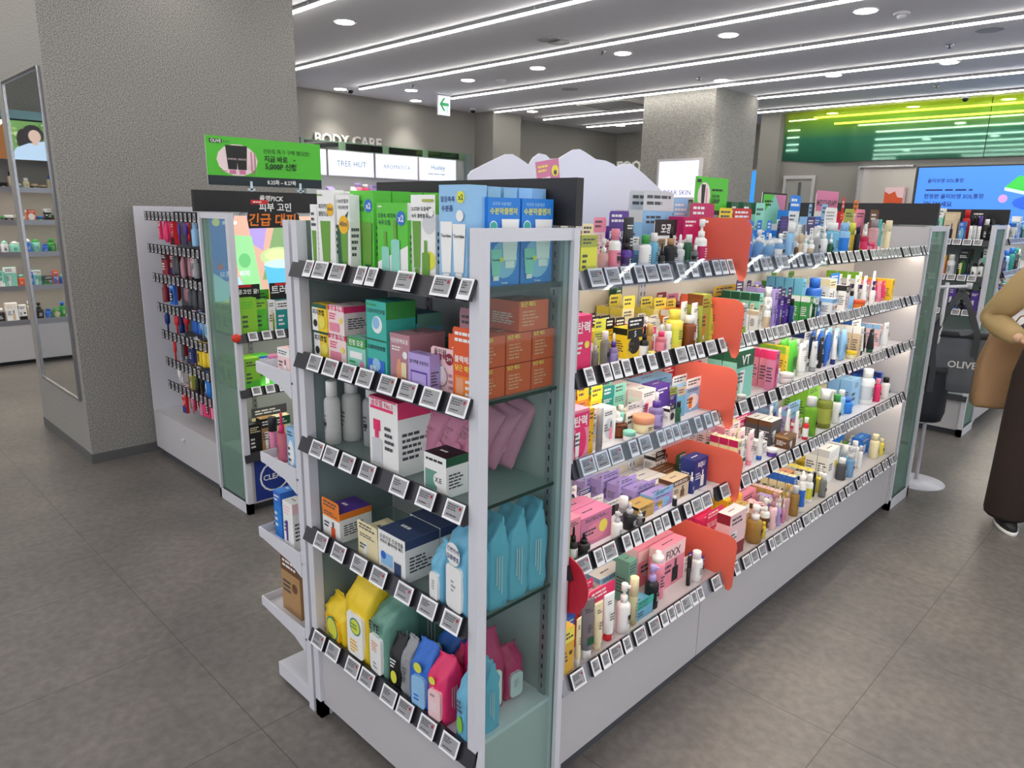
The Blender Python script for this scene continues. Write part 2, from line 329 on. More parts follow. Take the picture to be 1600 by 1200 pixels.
# exit sign, hung from the ceiling, faces the entrance aisle
ex=empty('exit_sign',(-7.74,6.53,CEIL)); ex.scale=(.7,.7,.66); tag(ex,'hanging lit exit sign with a green left arrow','exit sign')
MB().box(-.03,.03,-.18,.18,-.03,0,M_WHITE).build('ceiling_mount',ex)
b=MB().box(-.012,.012,-.15,.15,-.42,-.04,M_WHITE); b.build('casing',ex)
b=MB(); f=Fr(b,(.012,-.15,-.42),(0,1,0),(0,0,1),.30,.38); f.rect(.03,.03,.97,.97,nm('sign_white_lit',(.88,.95,.97),.5,emit=1.0)); gr=nm('sign_green_lit',(.05,.55,.30),.5,emit=.5)
f.poly([(.12,.55),(.45,.88),(.62,.88),(.38,.64),(.9,.64),(.9,.47),(.38,.47),(.62,.22),(.45,.22)],gr); f.rect(.66,.12,.70,.36,gr); f.rect(.76,.12,.80,.36,gr); f.disc(.73,.4,.045,gr)
b.build('sign_face',ex)
# ---------------------------------------------------------------- BODY CARE wall rack and left wall rack
def lightbox(y0,y1,z0,z1,txt,lab,extra=None,x=-8.78,text_w=.6):
    e=empty('light_box_sign',(x,y0,z0)); tag(e,lab,'sign','lit white brand signs over the wall rack')
    W,H=y1-y0,z1-z0
    MB().box(-.06,0,0,W,0,H,M_WHITE2).build('casing',e)
    b=MB(); f=Fr(b,(.001,.012,.012),(0,1,0),(0,0,1),W-.024,H-.024); f.rect(0,0,1,1,nm('lit_white',(.84,.90,1.),.5,emit=1.0))
    for t,v,wd,c in txt: f.text(t,.5,v,wd,c,bold=False)
    if extra: extra(f)
    b.build('lit_face',e); return e
wr=empty('wall_rack',(-8.84,0,0)); tag(wr,'long recessed wall rack with shelves under the BODY CARE lettering','wall shelf')
b=MB()
b.box(.0,.03,4.9,7.85,0,2.45,M_GREY); b.box(.03,.3,4.86,4.9,0,2.46,M_GREEN); b.box(.03,.1,7.85,7.95,0,2.46,M_GREEN); b.build('back_panel',wr)
b=MB().box(.02,.05,4.9,7.85,2.36,2.47,nm('green_frame',(.40,.52,.42),.35)); 
b.build('top_frame',wr)
for i in range(4): MB().box(.052,.062,4.95+i*.72,4.95+i*.72+.6,2.37,2.455,nm('dark_glass',(.06,.09,.08),.05)).build('transom_pane',wr)
for z in (1.72,1.41,1.10,.77): MB().box(.03,.36,4.9,7.85,z-.02,z,M_WHITE2).build('shelf',wr)
MB().box(.03,.4,4.9,7.85,0,.42,M_WHITE2).build('base',wr)
lightbox(4.62,5.36,2.02,2.36,[],'blank lit white sign left of the TREE HUT sign')
lightbox(5.38,6.12,2.02,2.36,[('TREE HUT',.5,.66,'dy')],'lit white TREE HUT sign')
lightbox(6.14,6.90,2.02,2.36,[('AROMATICA',.5,.66,'dy')],'lit white AROMATICA sign')
lightbox(6.92,7.66,2.02,2.36,[('Huxley',.58,.38,'dy')],'lit white Huxley sign at the right end', lambda f:f.lines(.22,.26,.8,.34,1,'gy'))
def letters(name,txt,P,u,v,W,m,lab):
    b=MB(); f=Fr(b,P,u,v,W,.3); d=glyphs(txt,True); vs,fs,tw,th=d; k=W/tw; n=Vector(u).cross(Vector(v))
    i=len(b.v); mi=b.mi(m)
    for e in (0,.03):
        for x,y in vs: b.v.append(tuple(Vector(P)+Vector(u)*x*k+Vector(v)*y*k+n*(e+.002)))
    N=len(vs); edges={}
    for q in fs:
        b.f.append(tuple(i+N+j for j in q)); b.m.append(mi); b.sm.append(False)
        for a,c in zip(q,q[1:]+q[:1]): edges[(a,c)]=1
    for (a,c) in edges:
        if (c,a) not in edges: b.f.append((i+a,i+c,i+N+c,i+N+a)); b.m.append(mi); b.sm.append(False)
    return tag(b.build(name),lab,'sign')
letters('wall_lettering','BODY CARE',(-8.84,5.22,2.42),(0,1,0),(0,0,1),1.06,nm('letter_steel',(.88,.87,.86),.35),'raised metal BODY CARE letters on the concrete wall')
letters('wall_lettering','FOOD',(-8.78,11.85,2.38),(1,0,0),(0,0,1),.76,nm('letter_lit',(.92,.92,.88),.35,emit=.25),'pale FOOD wall lettering half hidden behind the mountain board')
# left rack (seen beside the pillar and in its mirror)
lw=empty('wall_rack',(-8.84,0,0)); tag(lw,'lit cosmetics wall rack left of the near pillar','wall shelf')
MB().box(0,.02,-3.0,2.6,.42,2.4,nm('ribbed_back',(.62,.60,.58),.6)).build('back_panel',lw)
MB().box(.0,.36,-3.0,2.6,.04,.42,M_WHITE2).box(.0,.33,-3,2.6,0,.04,'k').build('base',lw)
for z in (1.72,1.41,1.10,.77,.43):
    b=MB().box(.02,.36,-3.,2.6,z-.02,z,M_WHITE2); b.build('shelf',lw)
    b=MB(); q=-2.98
    b.box(.36,.366,-3.,2.6,z-.03,z+.02,M_RAIL)
    b.build('shelf_rail',lw)
    MB().box(.3,.33,-3.,2.6,z-.028,z-.0205,M_LED).build('led_strip',lw)
for y in (-2.1,-1.1,-.1,.9,1.9): MB().box(.02,.35,y-.01,y+.01,.43,2.0,M_WHITE).build('divider_panel',lw)
MB().box(.0,.3,-3.,2.6,2.38,2.46,nm('teal_fascia',(.45,.62,.66),.3)).build('fascia',lw)
def poster(y0,y1,lab,draw):
    e=empty('lit_poster',(-8.5,y0,2.0)); tag(e,lab,'poster'); W=y1-y0
    MB().box(-.1,0,0,W,0,.36,M_WHITE2).build('casing',e); b=MB(); f=Fr(b,(.001,0,0),(0,1,0),(0,0,1),W,.36); draw(f); b.build('lit_face',e)
def drawA(f):
    f.rect(0,0,1,1,nm('poster_foliage',(.45,.62,.36),.5,emit=.75))
    r=random.Random(4)
    for i in range(40): f.ell(r.uniform(.05,.95),r.uniform(.15,.95),r.uniform(.02,.05),r.uniform(.03,.08),nm('poster_leaf%d'%(i%3),[(.35,.55,.28),(.6,.74,.45),(.75,.82,.6)][i%3],.5,emit=.7))
    sk=nm('poster_skin',(.86,.74,.68),.5,emit=.75); hr=nm('poster_hair',(.22,.2,.22),.5,emit=.4); sh=nm('poster_shirt',(.74,.84,.95),.5,emit=.8)
    f.ell(.55,.66,.15,.26,hr); f.ell(.68,.5,.1,.3,hr); f.ell(.53,.62,.085,.17,sk); f.poly([(.2,0),(.3,.3),(.45,.45),(.62,.44),(.8,.3),(.9,0)],sh); f.ell(.42,.4,.12,.1,sh); f.rect(.49,.4,.57,.52,sk)
def drawB(f):
    f.rect(0,0,1,1,nm('poster_cream',(.93,.92,.88),.5,emit=.8)); f.poly([(.3,0),(.35,.6),(.5,.9),(.6,0)],nm('poster_brown',(.55,.36,.2),.5,emit=.6)); f.poly([(.6,0),(.66,.7),(.8,1),(.95,0)],nm('poster_tan',(.8,.62,.42),.5,emit=.7)); f.ell(.1,.3,.14,.3,nm('poster_white',(.95,.95,.97),.5,emit=.9))
poster(.1,.72,'lit poster of a dark-haired woman in light blue before foliage',drawA); poster(1.3,2.1,'lit poster with brown and white product shapes at far left',drawB)
poster(-.7,.08,'lit cream poster seen in the pillar mirror',drawB)
# ---------------------------------------------------------------- counter wall: green glass band, door, lcd, niche
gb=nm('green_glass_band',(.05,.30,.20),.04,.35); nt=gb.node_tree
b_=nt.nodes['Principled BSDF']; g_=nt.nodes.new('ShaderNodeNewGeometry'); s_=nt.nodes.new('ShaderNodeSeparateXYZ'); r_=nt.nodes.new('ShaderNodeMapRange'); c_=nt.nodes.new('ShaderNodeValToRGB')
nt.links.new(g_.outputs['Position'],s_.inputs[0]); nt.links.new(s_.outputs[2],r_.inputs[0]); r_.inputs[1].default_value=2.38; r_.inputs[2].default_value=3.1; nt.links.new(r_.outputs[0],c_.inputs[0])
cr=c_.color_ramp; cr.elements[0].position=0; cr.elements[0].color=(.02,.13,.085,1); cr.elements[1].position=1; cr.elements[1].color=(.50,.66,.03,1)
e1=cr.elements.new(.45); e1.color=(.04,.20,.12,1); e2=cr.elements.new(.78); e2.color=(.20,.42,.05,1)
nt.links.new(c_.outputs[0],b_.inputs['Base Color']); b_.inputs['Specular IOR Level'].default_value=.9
gp=empty('green_glass_fascia',(0,0,0)); tag(gp,'glossy green glass band reflecting the strip lights above the counter','wall panel')
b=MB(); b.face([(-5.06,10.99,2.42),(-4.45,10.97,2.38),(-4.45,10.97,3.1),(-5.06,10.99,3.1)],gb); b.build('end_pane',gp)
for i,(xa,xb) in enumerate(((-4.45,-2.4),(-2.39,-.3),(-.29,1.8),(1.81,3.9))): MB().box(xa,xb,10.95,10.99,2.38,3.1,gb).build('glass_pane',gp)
for z in (3.0,2.90):
    MB().box(-4.3 if z<2.95 else -4.6,3.9,10.90,10.93,z-.012,z+.012,nm('lime_tube_light',(.93,.96,.30),.5,emit=1.7)).build('tube_light',gp)
d=empty('door_1',(-4.75,10.99,0)); d['kind']='structure'
MB().box(-.24,-.2,-.03,0,0,2.2,M_WHITE2).box(.2,.24,-.03,0,0,2.2,M_WHITE2).box(-.2,.2,-.03,0,2.15,2.2,M_WHITE2).build('door_frame',d)
MB().box(-.2,.2,-.01,0,0,2.15,nm('door_grey',(.62,.62,.60),.5)).build('door_leaf',d); MB().box(.0,.04,-.025,-.011,.3,2.1,M_CHROME).build('door_handle',d)
ni=empty('wall_niche',(-3.84,11.0,1.6)); tag(ni,'perforated metal wall niche left of the big blue screen','wall shelf')
pf=nm('perforated_metal',(.62,.60,.58),.3,.6)
nt=pf.node_tree; vo=nt.nodes.new('ShaderNodeTexVoronoi'); vo.inputs['Scale'].default_value=34; vo.inputs['Randomness'].default_value=0; go_=nt.nodes.new('ShaderNodeNewGeometry'); nt.links.new(go_.outputs['Position'],vo.inputs['Vector'])
rr=nt.nodes.new('ShaderNodeValToRGB'); rr.color_ramp.elements[0].position=.18; rr.color_ramp.elements[0].color=(.12,.12,.12,1); rr.color_ramp.elements[1].position=.24; rr.color_ramp.elements[1].color=(.6,.57,.52,1); nt.links.new(vo.outputs['Distance'],rr.inputs[0]); nt.links.new(rr.outputs[0],nt.nodes['Principled BSDF'].inputs['Base Color'])
MB().box(0,.68,-.02,-.001,-.3,.68,pf).build('back_panel',ni); MB().box(0,.68,-.16,-.02,.13,.15,M_CHROME).build('shelf',ni); MB().box(-.02,0,-.18,0,-.3,.7,M_CHROME).box(0,.68,-.18,0,.68,.7,M_CHROME).build('frame',ni)
o=MB().box(-.12,.12,-.05,.05,0,.26,'pc').build('gift_box',loc=(-3.36,10.9,1.752)); b=MB(); f=Fr(b,(-.12,-.051,0),(1,0,0),(0,0,1),.24,.26); f.poly([(0,0),(1,0),(1,.45),(.7,.5),(.55,.8),(.25,.65),(0,.8)],'ob'); f.rect(.2,.06,.7,.2,'k'); b.build('printed_face',o); tag(o,'peach box with orange artwork on the metal niche shelf','box')
o=MB().box(-.14,.14,-.05,.05,0,.05,'lg').build('gift_box',loc=(-3.35,10.9,1.61)); b=MB().box(-.14,.14,-.052,-.05,.0,.05,'cr'); f=Fr(b,(-.14,-.0525,0),(1,0,0),(0,0,1),.28,.05); f.ell(.35,.6,.2,.3,'lg'); b.build('printed_face',o); tag(o,'flat green and cream box low in the metal niche','box'); MB().box(-.7,.7,-.16,0,-.02,0,M_CHROME).build('shelf_slab',ni).location=(.34,-.0,.01)
lc=empty('wall_screen',(-3.13,10.99,1.25)); tag(lc,'large lit blue screen with Korean text and a green card','screen')
MB().box(0,3.4,-.05,0,0,1.03,'k').build('bezel',lc)
b=MB(); f=Fr(b,(.015,-.051,.015),(1,0,0),(0,0,1),3.37,1.0); f.rect(0,0,1,1,nm('screen_blue',(.27,.53,.93),.4,emit=.85)); T_='db'
f.text('올리브영 SOL통장',.1,.83,.125,T_); f.lines(.035,.69,.25,.73,1,T_); f.text('한정판 올리브영 SOL통장',.135,.63,.205,T_); f.text('만나보세요',.085,.53,.1,T_)
f.poly([(.30,.74),(.34,.88),(.43,.80),(.40,.66)],nm('screen_green',(.25,.80,.30),.4,emit=.7)); f.poly([(.30,.74),(.40,.66),(.40,.62),(.30,.70)],nm('screen_pale',(.8,.9,.95),.4,emit=.7)); f.ell(.42,.55,.09,.1,nm('screen_blue2',(.15,.38,.9),.4,emit=.8)); f.disc(.30,.6,.015,nm('screen_pink',(.8,.6,.85),.4,emit=.7))
b.build('lit_screen',lc)
ct=empty('service_counter',(-3.6,9.6,0)); tag(ct,'dark service counter below the blue screen','counter'); MB().box(0,5,0,.6,0,1.15,'dy').build('body',ct); MB().box(-.05,5.05,-.05,.65,1.15,1.19,'k').build('countertop',ct)
# DEAR SKIN light box on the rear pillar, blue lit frame far behind
e=empty('light_box_sign',(-5.40,8.19,1.78)); tag(e,'lit white DEAR SKIN sign on the rear pillar','sign'); W,H=.63,.50
MB().box(0,W,-.05,0,0,H,M_WHITE2).build('casing',e); b=MB(); f=Fr(b,(.03,-.051,.03),(1,0,0),(0,0,1),W-.06,H-.06); f.rect(0,0,1,1,nm('lit_lilac',(.88,.88,.99),.5,emit=.95)); f.text('DEAR SKIN',.5,.13,.7,'db',bold=False); b.build('lit_face',e)
e=empty('lit_panel_sign',(-6.35,11.98,1.75)); tag(e,'small lit blue panel in the gap right of the rear pillar','sign'); MB().box(0,.9,-.04,0,0,.62,M_WHITE2).build('casing',e); b=MB(); f=Fr(b,(.03,-.041,.03),(1,0,0),(0,0,1),.84,.56); f.rect(0,0,1,1,nm('lit_cyan',(.2,.62,.98),.5,emit=.9)); b.build('lit_face',e)
e=empty('wall_rack',(-6.4,11.7,0)); tag(e,'dark wall rack below the small blue lit panel','wall shelf'); MB().box(0,1,.2,.29,0,1.7,'dy').build('back_panel',e)
for z in (1.3,1.55,1.0): MB().box(0,1,0,.2,z-.02,z,M_WHITE2).build('shelf',e)
# ================================================================ shop fixtures
RY=.0
def put_rail(e,x0,x1,lev,dark=True,film=None):
    """price rail along a shelf front; local frame: x right, y inward, front at y=0"""
    pr=[(-.016,-.026),(.002,.018),(.008,.018),(.0,-.026)]
    MB().prism(pr,'x',x0,x1,M_DRAIL if dark else M_RAIL).build('price_rail',e).location=(0,0,lev)
    if film: MB().prism([(-.03,-.028),(-.008,.03),(-.007,.03),(-.029,-.028)],'x',film[0],film[1],M_FILM).build('clear_cover',e).location=(0,0,lev)
def end_rack(name,loc,rz,W,D,lab,glass_sides='R',levels=(1.44,1.185,.935,.65),deck=.305,H=1.565,header=True,left_panel=True,led=False,gm=None,backm=None):
    e=empty(name,loc,rz); tag(e,lab,'display rack'); t=.03
    b=MB().box(t,W-t,.012,D,.05,deck-.012,M_WHITE2); b.box(.05,W-.05,.05,D,0,.05,'dy'); b.box(0,t,0,D,0,.06,M_WHITE); b.box(W-t,W,0,D,0,.06,M_WHITE); b.build('base',e)
    MB().box(t,W-t,.002,D,deck-.012,deck,M_WHITE).build('deck',e)
    for s in (0,1):
        x0=0 if s==0 else W-t
        MB().box(x0,x0+t,0,t,.0,H,M_WHITE).build('post',e)
        MB().box(x0,x0+t,D-.02,D,.0,H,M_WHITE).build('post',e)
        gl = ('L' if s==0 else 'R') in glass_sides
        if gl:
            MB().box(x0+.006,x0+t-.006,t,D-.02,H-.028,H,M_WHITE).build('frame_rail',e); MB().box(x0+.006,x0+t-.006,t,D-.02,.03,.06,M_WHITE).build('frame_rail',e)
            MB().box(x0+.012,x0+.018,t,D-.02,.06,H-.028,gm or M_GLASS).build('glass_side',e)
        else: MB().box(x0+.004,x0+t-.004,t,D-.02,.03,H,M_GREEN).build('side_panel',e)
    MB().box(t,W-t,D-.02,D-.008,deck,H,backm or M_GREY).build('back_panel',e)
    for x in (W*.3,W*.93):
        b=MB().box(x-.012,x+.012,D-.026,D-.02,deck,H,M_RAIL); z=deck+.02
        while z<H-.03: b.box(x-.002,x+.002,D-.027,D-.026,z,z+.014,'k'); z+=.03
        b.build('slotted_upright',e)
    for i,z in enumerate(levels):
        if i==0: MB().box(t,W-t,.004,D-.028,z-.012,z,M_DRAIL).build('shelf',e)
        else: 
            b=MB().box(t+.002,W-t-.002,.004,D-.028,z-.008,z,M_SHELFG); b.box(W-t-.004,W-t-.002,.004,D-.028,z-.008,z,M_EDGE); b.build('glass_shelf',e)
        put_rail(e,t*.0,W-t if 'R' in glass_sides else W,z)
        if led: MB().box(t,W-t,.02,.04,z-.020,z-.0125,M_LED).build('led_strip',e)
    put_rail(e,0,W,deck)
    if header: MB().box(-.02,W,D-.02,D+.005,H+.004,H+.112,M_BLACK).build('header_board',e)
    return e
end_rack('end_display_rack',(-1.835,1.0,0),0,.76,.32,'grey end display rack with wipes and cleansing cartons, nearest the camera')
end_rack('end_display_rack',(-3.45,1.55,0),R(90),.76,.35,'end display rack with glowing poster beside the peg wall','L',levels=(.955,.67),deck=.32,led=True,gm=M_GLASSG)
end_rack('end_display_rack',(-1.085,4.50,0),R(180),.76,.34,'green glass-sided end rack at the far end of the long gondola','L',gm=M_GLASSG)
end_rack('end_display_rack',(-1.93,6.05,0),0,.76,.36,'end rack with dark hair products behind the hanging tote bags',gm=M_GLASSG)
# ---- long gondola
LV=[1.445,1.20,.962,.678]; DK=.33
def long_rack(name,x,y0,y1,lab,split,leds=True,endpanel=True,back=M_CREAM,depth=.34,base_m=None,films=()):
    """front plane at x, faces +x, runs along y; local x -> world y"""
    e=empty(name,(x,y0,0),R(90)); tag(e,lab,'shelf gondola'); L=y1-y0; bays=[0]+[s-y0 for s in split]+[L]
    for a,b_ in zip(bays,bays[1:]):
        MB().box(a+.002,b_-.002,.012,depth,.05,DK-.028,M_WHITE2).build('kick_panel',e)
        MB().box(a,b_,.0,depth,DK-.014,DK,M_WHITE2).build('deck',e)
        MB().box(a,b_,depth,depth+.012,DK,1.50,back).build('back_panel',e)
        k=b_-a; n=2 if k>1.4 else 1
        for j in range(n+1):
            xx=a+.01+(k-.02)*j/n; c=MB().box(xx-.01,xx+.01,depth-.006,depth,DK,1.48,M_WHITE); z=DK+.03
            while z<1.46: c.box(xx-.002,xx+.002,depth-.007,depth-.006,z,z+.014,'dy'); z+=.03
            c.build('slotted_upright',e)
        for z in LV:
            MB().box(a+.006,b_-.006,.004,depth-.008,z-.016,z,M_WHITE).build('shelf',e)
            put_rail(e,a+.01,b_-.02,z,dark=z<1.4,film=(a+.02,a+.7) if (round(z,3),round(a,2)) in films else None)
            if leds: MB().box(a+.02,b_-.03,.03,.05,z-.026,z-.0165,M_LED).build('led_strip',e)
        put_rail(e,a,b_,DK,dark=False)
    MB().box(0,L,.03,depth,0,.05,'dy').build('plinth',e)
    MB().box(0,L,depth+.012,depth+.03,0,1.50,M_WHITE2).build('spine',e)
    if endpanel: MB().box(L-.022,L,.0,depth,.05,1.56,M_WHITE2).build('end_panel',e)
    MB().box(0,.02,.0,depth,.05,1.46,M_WHITE2).build('end_panel',e)
    return e
long_rack('shelf_gondola',-1.09,1.325,4.155,'long white shelf gondola packed with skincare, brightly lit inside',[2.105],films=((1.445,0.),(.962,0.),(1.445,.78)))
long_rack('shelf_gondola',-1.17,6.42,9.2,'second white gondola seen behind the standing shopper',[8.0],back=M_GREY)
# rear side rack with short trays
rr_=empty('rear_tray_rack',(-1.85,1.0,0)); tag(rr_,'slim white tray rack on the back of the near gondola','display rack')
MB().box(-.03,0,.0,.03,0,1.565,M_WHITE).build('post',rr_); MB().box(-.02,-.012,.03,3.2,.06,1.54,M_WHITE2).build('back_panel',rr_); MB().box(-.03,0,3.2,3.23,0,1.565,M_WHITE).build('post',rr_)
for z,q_ in ((1.10,.245),(.80,.255),(.52,.305),(.255,.32)):
    b=MB().box(-q_,-.022,.0,3.2,z-.006,z,M_WHITE); b.prism([(-q_,z),(-q_,z+.03),(-.03,z+.03),(-.03,z-.05),(-.10,z-.022)],'y',-.003,.003,M_WHITE); b.box(-q_-.003,-q_,0,3.2,z-.006,z+.03,M_WHITE); b.build('tray',rr_)
MB().box(-.23,-.03,.0,3.2,.02,.07,M_WHITE).box(-.2,-.03,.02,3.1,0,.02,'dy').build('base',rr_)
# mountain-shaped frosted board and little signs on top of the gondola
mt=[(1.335,1.42),(1.335,1.665),(1.35,1.685),(1.40,1.712),(1.47,1.748),(1.495,1.752),(1.52,1.745),(1.575,1.722),(1.605,1.724),(1.62,1.742),(1.645,1.752),(1.665,1.744),(1.685,1.738),(1.72,1.745),(1.76,1.762),(1.80,1.784),(1.825,1.785),(1.85,1.772),(1.90,1.752),(1.95,1.750),(1.99,1.752),(2.02,1.742),(2.04,1.746),(2.08,1.756),(2.12,1.742),(2.2,1.712),(2.27,1.68),(2.34,1.652),(2.345,1.42)]
mt=[(1.44,1.42),(1.44,1.697),(1.452,1.711),(1.539,1.747),(1.593,1.767),(1.62,1.769),(1.654,1.758),(1.695,1.741),(1.715,1.765),(1.741,1.779),(1.772,1.777),(1.791,1.766),(1.834,1.769),(1.907,1.802),(1.94,1.806),(1.971,1.798),(2.029,1.779),(2.083,1.778),(2.132,1.768),(2.148,1.76),(2.185,1.773),(2.24,1.776),(2.321,1.744),(2.411,1.705),(2.506,1.66),(2.62,1.61),(2.62,1.42)]
ccp=MB().box(-1.84,-1.45,1.33,4.15,1.40,1.42,M_WHITE2).build('top_panel'); tag(ccp,'plain white panel closing the top of the long gondola','panel')
o=MB().prism(mt,'x',-1.603,-1.597,M_MOUNT).build('mountain_board'); tag(o,'frosted white mountain-shaped acrylic board on top of the long gondola','display board')
def card_on(x,y0,y1,z0,z1,lab,draw,name='promotion_card',rz=0,m='w'):
    e=MB().box(0,y1-y0,0,.003,0,z1-z0,m).build(name,loc=(x,y0,z0),rotz=R(90)+rz); b=MB(); f=Fr(b,(0,-.0002,0),(1,0,0),(0,0,1),y1-y0,z1-z0); draw(f); b.build('printed_face',e); tag(e,lab,'sign'); return e
def green_sign(f):
    g=nm('sign_green',(.33,.78,.20),.5); f.rect(0,0,1,1,g); f.rect(0,0,1,.2,nm('sign_navy',(.10,.17,.20),.5))
    f.ell(.25,.53,.17,.33,'wp'); 
    for a in (.205,.285): f.tube(a,.24,.83,.1,'k','pi'); f.text('UNOVE',a,.55,.07,'wp',bold=False)
    f.rect(.36,.25,.372,.72,'pi'); f.rect(.39,.25,.40,.7,'ps'); f.lines(.1,.28,.17,.31,1,'ps')
    f.rect(.03,.86,.13,.94,'k'); f.text('OLIVE',.08,.90,.085,'w'); f.text('DAY',.17,.90,.055,'dg',bold=False)
    f.text('선런칭 특가 구매 했다면?',.68,.76,.42,'k',bold=False); f.text('지금 바로',.58,.60,.21,'k'); f.poly([(.74,.58),(.76,.6),(.74,.62)],'k'); f.text('5,000P 신청',.62,.44,.28,'k')
    f.text('8.25화 – 8.27목',.62,.10,.26,'w')
card_on(-3.80,1.62,2.28,1.705,1.95,'large green sale sign with two black tubes standing on the poster rack header',green_sign,'sale_sign')
def small_green(f):
    g=nm('sign_green',(.33,.78,.20),.5); f.rect(0,0,1,1,g); f.rect(0,0,1,.12,nm('sign_navy',(.10,.17,.20),.5)); f.ell(.27,.5,.19,.36,'wp'); f.tube(.24,.2,.8,.12,'k','pi'); f.rect(.33,.25,.355,.7,'pi')
    f.rect(.04,.85,.16,.93,'k'); f.lines(.5,.62,.92,.72,1,'k'); f.text('지금 바로',.62,.5,.24,'k'); f.text('5,000P',.62,.36,.26,'k')
card_on(-1.40,2.36,2.60,1.60,1.735,'small green sale sign standing on the gondola top',small_green,'sale_sign')
for y in (1.85,2.14):
    o=MB().box(-3.797,-3.790,y-.006,y+.006,1.66,1.73,nm('clear_clip',(.8,.88,.92),.1)).box(-3.797,-3.790,y-.02,y+.02,1.683,1.693,nm('clear_clip',(.8,.88,.92),.1)).build('sign_clip'); tag(o,'clear plastic clip holding the large green sale sign, '+('left' if y<2 else 'right'),'clip')
def board(f): f.rect(0,0,1,1,'k'); f.rect(.04,.05,.96,.96,'mi'); f.poly([(.04,.5),(.5,.96),(.04,.96)],'gn'); f.poly([(.5,.96),(.96,.96),(.96,.4)],'pi'); f.lines(.1,.7,.5,.85,2,'k')
card_on(-1.46,3.02,3.26,1.50,1.70,'black-edged green and pink board behind the gondola top',board)
def pinkcard(f): f.rect(0,0,1,1,'pi'); f.lines(.08,.5,.6,.85,2,'yl'); f.lines(.1,.1,.6,.35,1,'w'); f.disc(.8,.5,.16,'yl'); f.disc(.8,.42,.07,'dy')
o=card_on(-1.42,1.60,1.70,1.66,1.725,'tilted pink card with a yellow dot above the black header',pinkcard); o.rotation_euler[1]=R(-10)
o.location=(-1.436,1.56,1.672); MB().box(.045,.055,0,.003,-.172,.01,nm('clear_clip',(.8,.88,.92),.1)).build('clear_stem',o)
# glowing poster, base poster and pick board of the second rack
e=empty('lit_poster',(-3.76,1.59,1.06)); tag(e,'glowing skincare poster with green tube and blue jar','poster'); MB().box(-.02,0,0,.68,0,.49,'w').build('casing',e)
b=MB(); f=Fr(b,(.001,0,0),(0,1,0),(0,0,1),.68,.49); E_=lambda n,c,s=.95: nm('poster_'+n,c,.5,emit=s)
f.rect(0,0,1,1,E_('peach',(.88,.70,.62))); f.poly([(0,0),(.17,0),(.12,.5),(.2,1),(0,1)],E_('blue',(.16,.42,.85))); f.poly([(0,.05),(.3,.1),(.2,.35),(.1,.3),(0,.4)],E_('cloud',(.72,.86,.96)))
f.poly([(.3,1),(.48,1),(.42,.62),(.33,.7)],E_('lilac',(.70,.62,.88))); f.poly([(.4,.3),(.55,1),(.75,1),(.95,.3)],E_('mountain',(.52,.66,.45)))
f.poly([(.27,.08),(.4,.06),(.33,.78),(.13,.8)],E_('tube',(.62,.88,.62))); f.ell(.26,.52,.05,.08,E_('tubedark',(.45,.78,.5)),16); f.ell(.56,.55,.17,.11,E_('lid',(.78,.86,.62)),20); f.ell(.54,.57,.11,.07,E_('pads',(.86,.9,.66)),20)
f.poly([(.42,.46),(.46,.12),(.7,.14),(.75,.48)],E_('jar',(.38,.76,.92))); f.ell(.585,.47,.165,.05,E_('jarrim',(.8,.93,.98)),20); f.poly([(0,.02),(1,.16),(1,.22),(0,.08)],E_('tape',(.95,.83,.2)))
f.disc(.05,.93,.03,E_('sun',(1,.9,.6))); f.lines(.1,.89,.3,.96,1,E_('w',(.95,.95,1)))
f.text('모공 속 피지',.17,.38,.24,E_('w',(.95,.95,1))); f.poly([(.03,.44),(.09,.44),(.06,.51)],E_('red',(.86,.25,.2))); f.text('열감 쿨링',.68,.76,.16,E_('b2',(.2,.4,.75)))
b.build('lit_face',e)
def pick(f):
    f.poly([(0,.30),(.02,.02),(.9,.05),(1.,.2),(1.0,.42),(.86,.55),(.85,.78),(.72,.82),(.70,.98),(.25,.98),(.18,.72),(.05,.70)],'k')
    f.text('올영PICK',.47,.89,.46,'w',slant=.15); f.text('피부 고민',.54,.64,.62,'w'); f.text('긴급 대피',.46,.27,.9,'o',slant=.1); f.rect(.08,.72,.4,.84,'r'); f.lines(.12,.75,.36,.81,1,'w')
e=MB().prism([(0,.3*.17),(.006,.003),(.25,.008),(.28,.03),(.28,.07),(.24,.1),(.235,.14),(.2,.145),(.19,.167),(.07,.167),(.05,.125),(.013,.12)],'y',.0,.003,'k').build('cutout_board',loc=(-3.46,1.655,1.490),rotz=R(90)); b=MB(); f=Fr(b,(0,-.0002,0),(1,0,0),(0,0,1),.28,.168); pick(f); b.build('printed_face',e); tag(e,'black cut-out board with orange 긴급 대피 lettering on the poster rack','sign')
b=MB(); f=Fr(b,(0,0,0),(1,0,0),(0,0,1),.66,.24); f.rect(0,0,1,1,nm('deep_blue',(.12,.22,.55),.4)); f.disc(.17,.5,.13,'w'); f.disc(.17,.5,.115,nm('deep_blue',(.12,.22,.55),.4)); f.text('CLEAN',.17,.5,.2,'w'); o=b.build('base_poster',loc=(-3.460,1.60,.06),rotz=R(90)); tag(o,'blue base panel sheet with a round white stamp','poster')
# ---- peg wall
pw=empty('peg_rack',(-4.8,1.57,0)); tag(pw,'white peg wall rack of small hanging tools beside the near pillar','display rack')
MB().box(0,.95,.0,.25,.05,.30,M_WHITE2).box(.02,.93,.02,.25,0,.05,'dy').build('base_cabinet',pw); MB().lathe([(.012,0),(.012,.012),(.004,.016)],M_WHITE,n=10).build('knob',pw).location=(.48,-.006,.2)
MB().box(.0,.95,.235,.25,.30,1.59,M_WHITE).build('back_panel',pw); MB().box(0,.015,.0,.235,.30,1.59,M_WHITE).build('side_panel',pw); MB().box(.04,.92,.225,.234,.34,1.56,'dy').build('slat_board',pw)
